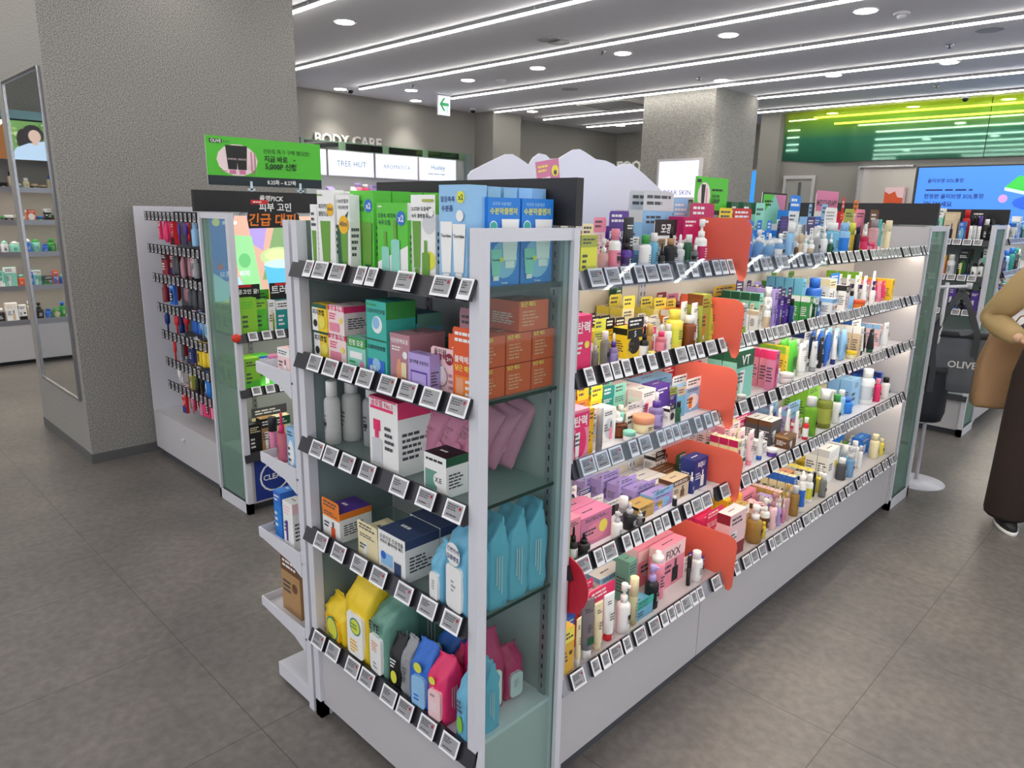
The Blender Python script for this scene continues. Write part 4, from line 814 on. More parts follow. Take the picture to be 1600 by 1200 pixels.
shelf('E',1.44,"end rack top shelf",[
('box',0.089,0.032,0.020,0.168,0.010,'w,w,ag','narrow cream carton with green tube picture',1,dict(ops=OP0)),
('box',0.123,0.080,0.030,0.204,0.012,'w,w,ag','cream carton with yellow 40ml badge and green tube',1,dict(ops=OP1)),
('box',0.216,0.057,0.030,0.192,0.012,'w,w,ag','white carton with large 40ml badge',1,dict(ops=OP2)),
('box',0.224,0.102,0.055,0.203,0.046,'gn,gn,ag','green carton with two green tubes and blue badge',2,dict(ops=OP3)),
('box',0.378,0.119,0.055,0.174,0.020,'gn,w,ag','green and white carton with two pump bottles',1,dict(ops=OP4)),
('box',0.107,0.074,0.055,0.203,0.200,'gn,gn,w','tall green carton at the back, leftmost',1,dict(ops=OP5)),
('box',0.187,0.073,0.055,0.204,0.200,'gn,gn,w','tall green carton at the back, centre',1,dict(ops=OP5)),
('box',0.497,0.087,0.048,0.192,0.030,'w,lg,ag','white 2-step carton with green tube and mask picture',1,dict(ops=OP6)),
('box',0.266,0.057,0.055,0.203,0.200,'gn,gn,w','tall green carton at the back, second from right',1,dict(ops=OP5)),
('box',0.332,0.053,0.055,0.202,0.200,'gn,gn,w','tall green carton at the back, rightmost',1,dict(ops=OP5)),
('box',0.609,0.091,0.055,0.212,0.020,'lb,lb,w','pale blue carton with two white tubes and x2 badge',1,dict(ops=OP7)),
('box',0.461,0.052,0.047,0.219,0.245,'lb,lb,w','pale blue carton at the back, leftmost of four',1,dict(ops=OP8)),
('box',0.525,0.044,0.045,0.216,0.245,'lb,lb,w','pale blue carton at the back, second of four',1,dict(ops=OP8)),
('box',0.580,0.044,0.047,0.214,0.245,'lb,lb,w','pale blue carton at the back, third of four',1,dict(ops=OP8)),
('box',0.631,0.042,0.048,0.212,0.245,'lb,lb,w','pale blue carton at the back, last of four',1,dict(ops=OP8)),
])
shelf('F',0.65,"far end rack fourth shelf",[
('box',0.136,0.164,0.200,0.196,0.030,'gt,mi','grey-green carton behind the far glass'),
])
shelf('F',0.935,"far end rack third shelf",[
('box',0.058,0.242,0.200,0.136,0.030,'ag,g,lg','leaf green cartons behind the far glass'),
])
shelf('F',1.185,"far end rack second shelf",[
('bot',0.246,0.054,0.054,0.125,0.030,'w,k,lgy','round white bottle behind the far glass'),
])
shelf('F',1.44,"far end rack top shelf",[
('bot',0.216,0.033,0.033,0.039,0.030,'lgy,w','pale bottle behind the far glass'),
])
shelf('G',0.65,"dark rack fourth shelf",[
('box',0.637,0.083,0.055,0.132,0.020,'bb,o','blue and orange carton'),
('box',0.579,0.076,0.055,0.124,0.080,'k,dy','charcoal carton low down'),
])
shelf('G',0.935,"dark rack third shelf",[
('box',0.518,0.046,0.055,0.176,0.060,'pu,dp,w','violet carton'),
('jar',0.552,0.040,0.040,0.030,0.020,'bb,b','bright blue tub'),
('pump',0.581,0.045,0.045,0.085,0.060,'k,k','black pump bottle'),
('box',0.626,0.041,0.047,0.163,0.040,'k,dp,gy','black carton with grey ring'),
('box',0.671,0.049,0.055,0.155,0.020,'pu,pu,w','violet carton with white rings',2),
('box',0.691,0.029,0.020,0.184,0.134,'k,k','tall black carton'),
])
shelf('G',1.185,"dark rack second shelf",[
('box',0.427,0.046,0.055,0.156,0.020,'o,ye,k','orange carton'),
('bot',0.475,0.056,0.056,0.163,0.020,'w,w,lgy','broad white tub'),
('box',0.545,0.066,0.055,0.175,0.050,'k,dg,ly','black and green carton'),
('box',0.527,0.075,0.055,0.202,0.160,'dy,br','brown carton behind'),
('jar',0.600,0.038,0.038,0.028,0.010,'db,b','low navy jar'),
('aero',0.638,0.044,0.044,0.111,0.020,'w,k','white spray can, left'),
('bot',0.667,0.052,0.052,0.193,0.068,'lgy,k','pale bottle with black cap'),
('aero',0.683,0.037,0.037,0.117,0.010,'w,k','white spray can, right'),
('box',0.697,0.023,0.016,0.214,0.052,'mi,w,te','mint carton'),
])
shelf('G',1.44,"dark rack top shelf",[
('box',0.342,0.069,0.055,0.239,0.030,'mi,w,k','pale green carton'),
('box',0.421,0.088,0.055,0.213,0.020,'be,cr,k','beige carton with black bottle picture'),
('box',0.525,0.038,0.046,0.145,0.020,'b,sk','small blue carton'),
('bot',0.523,0.050,0.050,0.229,0.068,'r,r','red capped bottle'),
('stick',0.589,0.022,0.022,0.191,0.020,'w,k','slim white stick, first of three'),
('stick',0.614,0.022,0.022,0.192,0.020,'lgy,k','slim white stick, second of three'),
('stick',0.640,0.022,0.022,0.187,0.020,'w,pu','slim white stick, third of three'),
('bot',0.666,0.043,0.043,0.166,0.030,'k,w','black bottle with white cap'),
('bot',0.693,0.027,0.027,0.172,0.076,'k,k','squat black bottle'),
('box',0.693,0.027,0.019,0.159,0.110,'dy,k','charcoal carton'),
('box',0.567,0.083,0.055,0.231,0.140,'k,k,w','wide black carton behind'),
])
shelf('L',0.33,"long rack bottom deck",[
('box',1.345,0.050,0.055,0.156,0.010,'go2,yl,br','yellow carton with amber bottles',4),
('box',1.404,0.053,0.055,0.143,0.060,'db,b,sk','navy blue small carton'),
('box',1.457,0.052,0.038,0.155,0.090,'r,r,w','large red carton',4,dict(t='미스트')),
('box',1.550,0.065,0.055,0.139,0.140,'gt,te,w','dark teal carton',3),
('tube',1.459,0.055,0.035,0.188,0.020,'Tgy,w,dg','clear tube bag with dark green card'),
('tube',1.423,0.025,0.035,0.153,0.010,'cr,w','pale slim tube leaning left'),
('tube',1.520,0.039,0.035,0.157,0.020,'cr,cr','cream tube with brown lettering, left'),
('tube',1.580,0.048,0.035,0.156,0.030,'w,r','white tube with red lettering'),
('flap',1.558,0.130,0.050,0.155,0.090,'p,hp,pu','pink carton with purple sticker'),
('flap',1.620,0.068,0.050,0.126,0.176,'wp,hp,pu','pale pink carton with purple sticker',2),
('pump',1.652,0.043,0.043,0.165,0.020,'w,w,-','clear and white pump bottle'),
('box',1.761,0.142,0.055,0.078,0.200,'w,lb','white carton with blue side',2),
('stick',1.715,0.029,0.029,0.164,0.030,'Tcr,cr','grey-cream stick bottle'),
('box',1.809,0.046,0.055,0.153,0.120,'gt,gt','grey green slim carton with black sticker'),
('box',1.909,0.043,0.030,0.072,0.248,'tq,te','turquoise carton',2),
('flap',1.743,0.094,0.050,0.067,0.039,'sk,tq,k','turquoise tent carton with black lettering'),
('pump',1.837,0.046,0.046,0.151,0.038,'k,lv,k','black spray bottle with lilac head'),
('aero',1.900,0.050,0.050,0.170,0.060,'p,w,p','pink spray can with white cap'),
('box',1.951,0.156,0.048,0.157,0.090,'p,pc,k','pink FIXX carton, front',1,dict(t='FIXX')),
('box',1.912,0.224,0.055,0.145,0.158,'p,pc,k','pink FIXX carton, behind',1,dict(t='FIXX')),
('stick',2.064,0.016,0.016,0.111,0.040,'k,k','thin black stick'),
('bot',2.106,0.046,0.046,0.110,0.030,'w,w,w','round-shouldered white bottle'),
('box',2.192,0.125,0.055,0.051,0.070,'pu,dp,lv','purple carton with small lettering'),
('pouch',2.251,0.090,0.030,0.112,0.150,'pi,p','pink oval pack hanging high',2),
('box',2.336,0.128,0.055,0.182,0.040,'pc,dr,w','pale pink carton with dark red side'),
('flap',2.353,0.128,0.050,0.158,0.148,'hp,hp,w','raspberry carton with folded tab',2),
('box',2.557,0.128,0.055,0.138,0.170,'y,ye','golden yellow carton',2),
('box',2.695,0.128,0.055,0.124,0.172,'p,pc,pi','rose pink carton',2),
('box',2.982,0.128,0.055,0.029,0.260,'gn,lg','bright green carton at the back'),
('box',3.234,0.068,0.030,0.018,0.300,'mu,pi,pu','dusty pink carton at the back'),
('pump',2.540,0.062,0.062,0.156,0.020,'Tgo,w,-','gold oil pump bottle'),
('bot',2.621,0.019,0.019,0.068,0.030,'y,y','small yellow bottle'),
('pump',2.679,0.039,0.039,0.141,0.050,'w,w,br','white pump bottle with brown base'),
('pump',2.724,0.036,0.036,0.157,0.038,'pc,ps','pale pink pump with rose head'),
('drop',2.779,0.023,0.023,0.135,0.040,'lv,w','lilac dropper bottle small'),
('drop',2.822,0.017,0.017,0.111,0.040,'mu,w','dusty pink dropper bottle'),
('pump',2.854,0.027,0.027,0.166,0.040,'Tpc,go','rosy clear pump with gold head'),
('bot',2.923,0.038,0.038,0.137,0.030,'Tgo,lgy,-','honey-coloured oil bottle'),
('aero',2.985,0.035,0.035,0.188,0.030,'w,w,b','white and blue spray can'),
('bot',3.120,0.036,0.036,0.132,0.050,'w,w,ly','white bottle with lime label'),
('bot',3.213,0.018,0.018,0.118,0.070,'k,k','thin black bottle'),
('box',3.032,0.128,0.055,0.111,0.200,'og,cr,w','peach lattice carton, left'),
('box',3.165,0.089,0.055,0.090,0.184,'og,cr,w','peach lattice carton, right',2),
('jar',3.357,0.050,0.050,0.038,0.280,'w,w','white round jar, left'),
('jar',3.448,0.061,0.061,0.035,0.260,'w,w','white round jar, right'),
('flap',3.594,0.128,0.050,0.037,0.270,'y,y,k','yellow carton with black lettering tab'),
('drop',3.274,0.045,0.045,0.137,0.060,'yl,w','yellow dropper bottle with white top'),
('bot',3.232,0.033,0.033,0.114,0.030,'Tgy,w,-','clear bottle with white cap at centre'),
('box',3.439,0.128,0.055,0.165,0.100,'w,lgy,w','tall plain white carton, front',2),
('box',3.571,0.035,0.042,0.122,0.220,'w,lgy,w','tall plain white carton, behind'),
('bot',3.526,0.047,0.047,0.111,0.050,'dy,w','smoky bottle with white cap'),
('pump',3.600,0.044,0.044,0.155,0.040,'Tlb,si,-','clear blue bottle with silver pump'),
('stick',3.647,0.028,0.028,0.147,0.090,'sk,w','blue stick with white cap'),
('bot',3.867,0.042,0.042,0.111,0.110,'w,w','plump white bottle'),
('bot',3.786,0.025,0.025,0.118,0.060,'w,lgy','slim white bottle beside the blue cartons'),
('box',3.901,0.128,0.055,0.099,0.240,'bb,b,w','bright blue carton, left'),
('box',3.992,0.128,0.055,0.096,0.130,'bb,b,w','bright blue carton, right'),
('bot',3.997,0.051,0.051,0.132,0.050,'cr,cr','cream bottle with black sticker'),
('bot',4.085,0.035,0.035,0.094,0.050,'yl,cr','pale yellow bottle'),
('drop',4.083,0.037,0.037,0.046,0.092,'lv,lgy','lavender slim bottle'),
('bot',4.074,0.046,0.046,0.074,0.188,'w,cr','cream-capped bottle at the back'),
('jar',4.083,0.037,0.037,0.028,0.240,'lg,lg','green-lidded jar at the back'),
('flap',2.107,0.043,0.045,0.079,0.088,'w,w','carton behind round-shouldered white bottle'),
('box',2.541,0.059,0.045,0.143,0.094,'go,w','carton behind gold oil pump bottle'),
('flap',2.616,0.030,0.033,0.050,0.061,'y,w','carton behind small yellow bottle',3),
('box',2.680,0.037,0.041,0.109,0.101,'pc,br','carton behind white pump bottle with brown base'),
('flap',2.725,0.034,0.038,0.129,0.086,'pc,ps','carton behind pale pink pump with rose head',2),
('box',2.776,0.030,0.033,0.117,0.075,'lv,w','carton behind lilac dropper bottle small',2),
('flap',2.815,0.030,0.033,0.103,0.069,'w,w','carton behind dusty pink dropper bottle',2),
('box',2.853,0.030,0.033,0.120,0.079,'pc,go','carton behind rosy clear pump with gold head',4),
('flap',2.924,0.036,0.040,0.105,0.080,'go,lgy','carton behind honey-coloured oil bottle',4),
('box',2.985,0.033,0.036,0.155,0.077,'cr,b','carton behind white and blue spray can',4),
('flap',3.121,0.034,0.038,0.115,0.098,'w,ly','carton behind white bottle with lime label',2),
('box',3.207,0.030,0.033,0.109,0.100,'k,w','carton behind thin black bottle',2),
('box',3.275,0.043,0.045,0.098,0.117,'yl,w','carton behind yellow dropper bottle with white top',3),
('flap',3.601,0.041,0.045,0.112,0.096,'lb,si','carton behind clear blue bottle with silver pump',2),
('box',3.646,0.030,0.033,0.113,0.130,'sk,w','carton behind blue stick with white cap',3),
('flap',3.868,0.040,0.044,0.091,0.164,'lb,w','carton behind plump white bottle'),
('box',3.783,0.030,0.033,0.103,0.097,'w,lgy','carton behind slim white bottle beside the blue cartons',4),
])
shelf('L',0.678,"long rack fourth shelf",[
('box',1.345,0.014,0.020,0.122,0.010,'lg,ag,w','small green carton at the left edge',4),
('drop',1.376,0.025,0.025,0.102,0.010,'k,k,w','black pump bottle with green label'),
('drop',1.417,0.037,0.037,0.068,0.005,'k,k','squat black dropper bottle'),
('box',1.454,0.140,0.055,0.092,0.049,'pi,p,w','pink and white carton with twin droppers',2),
('box',1.392,0.060,0.055,0.104,0.050,'p,p,hp','plain pink carton',4),
('box',1.596,0.092,0.055,0.034,0.166,'p,p','pink carton second row'),
('box',1.532,0.046,0.055,0.082,0.162,'ag,ol,w','olive green carton',2),
('card',1.610,0.042,0.004,0.090,0.228,'w,db,db','white and navy shelf card, first'),
('card',1.657,0.060,0.004,0.068,0.222,'w,db,db','white and navy shelf card, second'),
('card',1.640,0.063,0.004,0.068,0.160,'w,db,db','white and navy shelf card, third'),
('card',1.655,0.089,0.004,0.057,0.120,'w,k,dy','white and black shelf card, fourth'),
('pump',1.576,0.033,0.033,0.082,0.010,'w,si,-','white bottle with silver pump'),
('stick',1.674,0.026,0.026,0.088,0.060,'Tgy,w','clear stick bottle'),
('drop',1.653,0.040,0.040,0.084,0.020,'k,si','black dropper bottle with silver collar'),
('drop',1.707,0.028,0.028,0.044,0.020,'Tgy,lgy','clear dropper bottle with pale bulb'),
('box',1.732,0.086,0.055,0.043,0.048,'go,k,k','gold and black carton'),
('flap',1.757,0.089,0.050,0.068,0.280,'lv,lv,w','lavender carton with clear card, back'),
('flap',1.780,0.098,0.050,0.090,0.230,'lv,lv,w','lavender carton with clear card, second'),
('flap',1.796,0.093,0.050,0.084,0.170,'lv,lv,w','lavender carton with clear card, third'),
('flap',1.818,0.111,0.050,0.070,0.120,'lv,lv,w','lavender carton with clear card, fourth'),
('flap',1.824,0.113,0.050,0.068,0.056,'lv,lb,ye','lavender carton with yellow window picture, front'),
('box',1.940,0.112,0.055,0.042,0.126,'w,w,r','white carton with red oval',2),
('bot',1.915,0.016,0.016,0.033,0.030,'k,w','black bottle with white cap'),
('box',2.062,0.129,0.032,0.031,0.176,'go,br,w,br','gold carton with brown top',2),
('box',1.938,0.101,0.055,0.070,0.058,'be,br,br','gold-brown carton with twin figures'),
('drop',2.047,0.022,0.022,0.076,0.048,'db,w','navy dropper bottle with white bulb'),
('box',2.072,0.091,0.055,0.110,0.060,'db,db,w','tall navy carton with white lettering',1,dict(t='REJU')),
('flap',2.128,0.063,0.050,0.080,0.250,'w,k,w','white carton with black top, left'),
('flap',2.192,0.061,0.050,0.061,0.246,'w,k,w','white carton with black top, middle'),
('flap',2.255,0.088,0.050,0.034,0.240,'w,k,w','white carton with black top, right'),
('card',2.138,0.230,0.004,0.088,0.170,'dg,dg,w','wide dark green shelf card'),
('pump',2.218,0.043,0.043,0.094,0.050,'go,w,k','gold and black pump bottle'),
('box',2.548,0.056,0.055,0.126,0.170,'cr,wp,k','cream carton with pink tag, left',2),
('flap',2.662,0.128,0.050,0.115,0.220,'cr,hp,w','cream carton with hot pink header',2),
('box',2.464,0.030,0.036,0.124,0.160,'pc,p','pale pink carton, back left',4),
('box',2.357,0.030,0.036,0.120,0.050,'cr,mg','cream carton with magenta picture',3),
('tube',2.397,0.038,0.035,0.111,0.046,'w,mg,dg','white tube with magenta and green leaf',4),
('tube',2.451,0.038,0.035,0.128,0.040,'pc,p','pale pink tube',3),
('tube',2.540,0.037,0.035,0.112,0.040,'w,b','white tube with blue tip',3),
('jar',2.615,0.042,0.042,0.032,0.020,'pu,w','purple tub with white lid'),
('box',2.923,0.030,0.036,0.116,0.250,'lv,lb','lilac carton, leftmost of three',2),
('flap',2.930,0.076,0.050,0.138,0.200,'lv,lb,pi','lilac carton with pink lettering, middle'),
('flap',2.957,0.120,0.050,0.138,0.130,'lv,lb,hp','lilac carton with pink lettering, right',1,dict(t='수분')),
('box',2.741,0.096,0.055,0.104,0.100,'dy,br,w,w','dark brown open carton',2),
('box',2.756,0.075,0.055,0.055,0.030,'br,ct,w','low brown carton'),
('tube',2.867,0.039,0.035,0.132,0.040,'w,w','tall white tube with black sticker',4),
('bot',2.939,0.025,0.025,0.096,0.030,'r,w,w','small red and white bottle'),
('box',3.217,0.128,0.055,0.161,0.150,'lg,lg,ag','large apple green carton',2),
('bot',2.999,0.060,0.060,0.170,0.030,'Tlg,lgy,-','clear green bottle with pale cap'),
('bot',3.159,0.067,0.067,0.172,0.030,'Tol,w,ol','olive toner bottle with white cap'),
('bot',3.279,0.043,0.043,0.135,0.030,'w,g','white bottle with green cap near the toner'),
('bot',3.445,0.040,0.040,0.122,0.070,'lb,w','pale blue bottle with round white cap'),
('bot',3.493,0.062,0.062,0.074,0.054,'bb,b','blue bottle in front of the blue carton'),
('box',3.617,0.128,0.055,0.103,0.220,'w,cr,dy','white carton with brown stripe'),
('box',3.618,0.128,0.055,0.139,0.100,'lb,lb,db','light blue carton reading 3초',2,dict(t='3초')),
('bot',3.814,0.044,0.044,0.088,0.120,'w,w','white capped bottle behind the blue carton'),
('box',4.005,0.115,0.049,0.090,0.280,'w,p','white carton with pink top edge'),
('bot',3.749,0.072,0.072,0.180,0.048,'w,w,lgy','large white bottle with black label'),
('box',4.045,0.030,0.036,0.117,0.100,'b,db','blue carton at the back right',4),
('bot',3.858,0.035,0.035,0.120,0.040,'hp,p','magenta slim bottle'),
('bot',3.957,0.044,0.044,0.112,0.030,'w,k','white and black slim bottle'),
('box',2.219,0.041,0.045,0.086,0.105,'go,k','carton behind gold and black pump bottle'),
('box',2.616,0.040,0.044,0.050,0.074,'w,w','carton behind purple tub with white lid',4),
('flap',2.936,0.030,0.033,0.088,0.067,'r,w','carton behind small red and white bottle'),
('flap',3.280,0.041,0.045,0.118,0.085,'w,g','carton behind white bottle with green cap near the toner'),
('box',3.446,0.038,0.042,0.112,0.122,'w,w','carton behind pale blue bottle with round white cap',4),
('flap',3.494,0.059,0.045,0.053,0.128,'bb,b','carton behind blue bottle in front of the blue carton',4),
('box',3.815,0.041,0.045,0.076,0.176,'w,w','carton behind white capped bottle behind the blue carton',3),
('box',3.859,0.034,0.037,0.098,0.087,'hp,p','carton behind magenta slim bottle',4),
('flap',3.958,0.042,0.045,0.097,0.086,'mi,k','carton behind white and black slim bottle',4),
])
shelf('L',0.962,"long rack middle shelf",[
('box',1.345,0.073,0.055,0.147,0.010,'p,hp,w','pink carton with hot pink band',4,dict(t='탄력')),
('box',1.430,0.020,0.024,0.138,0.020,'ye,ye,k','amber yellow carton with black lettering'),
('flap',1.513,0.049,0.050,0.167,0.130,'o,ye,k','orange carton with yellow card, left',3),
('flap',1.567,0.052,0.050,0.155,0.124,'ye,y,k','orange carton with yellow card, right',3),
('drop',1.433,0.041,0.041,0.089,0.045,'Tp,w,p','pink glass dropper bottle'),
('stick',1.480,0.018,0.018,0.132,0.020,'Tgy,si','tall clear and silver stick'),
('box',1.558,0.060,0.052,0.100,0.070,'w,lgy,p','white carton behind the silver stick'),
('drop',1.624,0.061,0.061,0.075,0.060,'Tam,w,am','round amber dropper bottle'),
('bot',1.690,0.025,0.025,0.080,0.102,'mi,w','mint striped bottle'),
('flap',1.684,0.056,0.050,0.127,0.170,'te,te,w','teal carton with dark band',3),
('flap',1.741,0.060,0.050,0.126,0.170,'mi,mi,r','mint carton with tall card',3),
('jar',1.626,0.038,0.038,0.029,0.020,'w,mi','mint-lidded cream jar'),
('jar',1.717,0.066,0.066,0.050,0.030,'cr,og','large peach-lidded cream jar'),
('card',1.711,0.087,0.004,0.082,0.098,'w,lgy,hp','white ticket card'),
('box',1.803,0.090,0.055,0.103,0.170,'wp,pc,hp','pale pink carton, left of the pair',2),
('box',1.806,0.074,0.055,0.105,0.110,'w,wp,hp','pale pink carton, right of the pair'),
('drop',1.789,0.046,0.046,0.113,0.038,'Tlv,w,lv,pu','lilac dropper bottle with purple collar'),
('box',1.880,0.077,0.055,0.109,0.108,'pu,pu,w','purple carton with white lettering'),
('flap',1.967,0.041,0.049,0.089,0.112,'pu,ol,w','purple carton with olive tab',2),
('bot',1.896,0.018,0.018,0.069,0.030,'dg,k','dark green bottle with black cap'),
('card',1.947,0.049,0.004,0.101,0.070,'sk,be,w','card with swimmer-like blue and beige picture'),
('flap',2.014,0.098,0.050,0.115,0.082,'lb,w,o','blue carton with orange bottle pictures',2),
('pump',2.126,0.029,0.029,0.117,0.086,'k,k','black pump bottle with black head'),
('box',1.946,0.197,0.055,0.094,0.216,'lb,lb,w','wide light blue carton at the back'),
('flap',2.046,0.071,0.050,0.105,0.280,'r,r,w','red carton with white lettering, left'),
('flap',2.149,0.079,0.050,0.107,0.258,'hp,r,w','red carton with white lettering, middle'),
('flap',2.240,0.178,0.050,0.099,0.260,'r,hp,w','red carton with white lettering, right'),
('drop',2.253,0.029,0.029,0.111,0.030,'am,si,cr','amber dropper bottle with silver top'),
('box',2.285,0.128,0.055,0.178,0.048,'mi,dg,w','pale green carton with dark green banner and x2 badge',2,dict(t='VT')),
('jar',2.284,0.035,0.035,0.026,0.013,'w,lgy','low white jar at the front'),
('box',2.564,0.030,0.036,0.147,0.060,'p,hp,hp','pink carton with black sticker, front',4),
('box',2.535,0.030,0.036,0.152,0.020,'pi,hp,p','pink tall carton beside the green one'),
('flap',2.644,0.030,0.036,0.120,0.260,'p,hp,w','coral carton, first of the back row'),
('flap',2.726,0.030,0.036,0.109,0.250,'p,hp,w','coral carton, second of the back row',2),
('flap',2.785,0.030,0.036,0.097,0.230,'p,hp,w','coral carton, third of the back row',2),
('box',3.004,0.036,0.030,0.093,0.300,'be,ct','kraft carton at the back'),
('box',2.850,0.096,0.055,0.129,0.170,'wp,lb,w','pale pink carton with blue stripes',2),
('jar',2.682,0.055,0.055,0.041,0.020,'w,w','flat white jar stack'),
('box',2.776,0.030,0.036,0.129,0.090,'y,lg','thin yellow-green carton',3),
('pouch',2.816,0.088,0.030,0.147,0.086,'gn,lg','bright green pouch',2),
('box',2.988,0.078,0.055,0.121,0.220,'gn,gn','bright green carton behind'),
('tube',2.854,0.062,0.035,0.137,0.050,'w,w','broad white tube'),
('tube',2.984,0.046,0.035,0.128,0.050,'lgy,gy,w','silver grey tube with black sticker',4),
('box',3.119,0.090,0.055,0.148,0.160,'w,db,g','white carton with navy edge',2),
('tube',3.083,0.038,0.035,0.136,0.060,'k,k','dark ribbed tube',2),
('pouch',3.150,0.030,0.030,0.152,0.060,'b,w','blue and white pouch, left',3),
('tube',3.212,0.038,0.035,0.149,0.050,'w,db','white tube with blue top',4),
('pouch',3.327,0.044,0.030,0.144,0.060,'lb,w','pale blue pouch',4),
('box',3.714,0.128,0.055,0.141,0.170,'w,b,lgy','wide white carton with blue lid',2),
('jar',3.419,0.046,0.046,0.034,0.040,'cr,y','cream jar with yellow lid'),
('box',3.492,0.030,0.036,0.141,0.050,'be,w','beige slim carton',4),
('tube',3.539,0.038,0.035,0.135,0.048,'w,k','white tube with black sticker at right',4),
('tube',3.642,0.052,0.035,0.115,0.040,'k,dg','black curvy tube',4),
('box',3.863,0.030,0.036,0.113,0.080,'pc,lb','pale carton with blue tab',4),
('tube',3.814,0.052,0.035,0.131,0.030,'w,w','leaning white tube at the right end'),
('box',1.434,0.039,0.043,0.073,0.098,'w,p','carton behind pink glass dropper bottle',4),
('flap',1.474,0.030,0.033,0.114,0.050,'si,w','carton behind tall clear and silver stick',4),
('box',1.719,0.063,0.045,0.050,0.108,'cr,og','carton behind large peach-lidded cream jar'),
('flap',1.890,0.030,0.033,0.057,0.060,'w,k','carton behind dark green bottle with black cap'),
('box',2.125,0.030,0.033,0.085,0.127,'w,k','carton behind black pump bottle with black head',2),
('flap',2.253,0.030,0.033,0.080,0.071,'am,cr','carton behind amber dropper bottle with silver top',4),
('flap',2.683,0.052,0.045,0.050,0.087,'lb,w','carton behind flat white jar stack',3),
('flap',3.420,0.043,0.045,0.050,0.098,'w,y','carton behind cream jar with yellow lid',4),
])
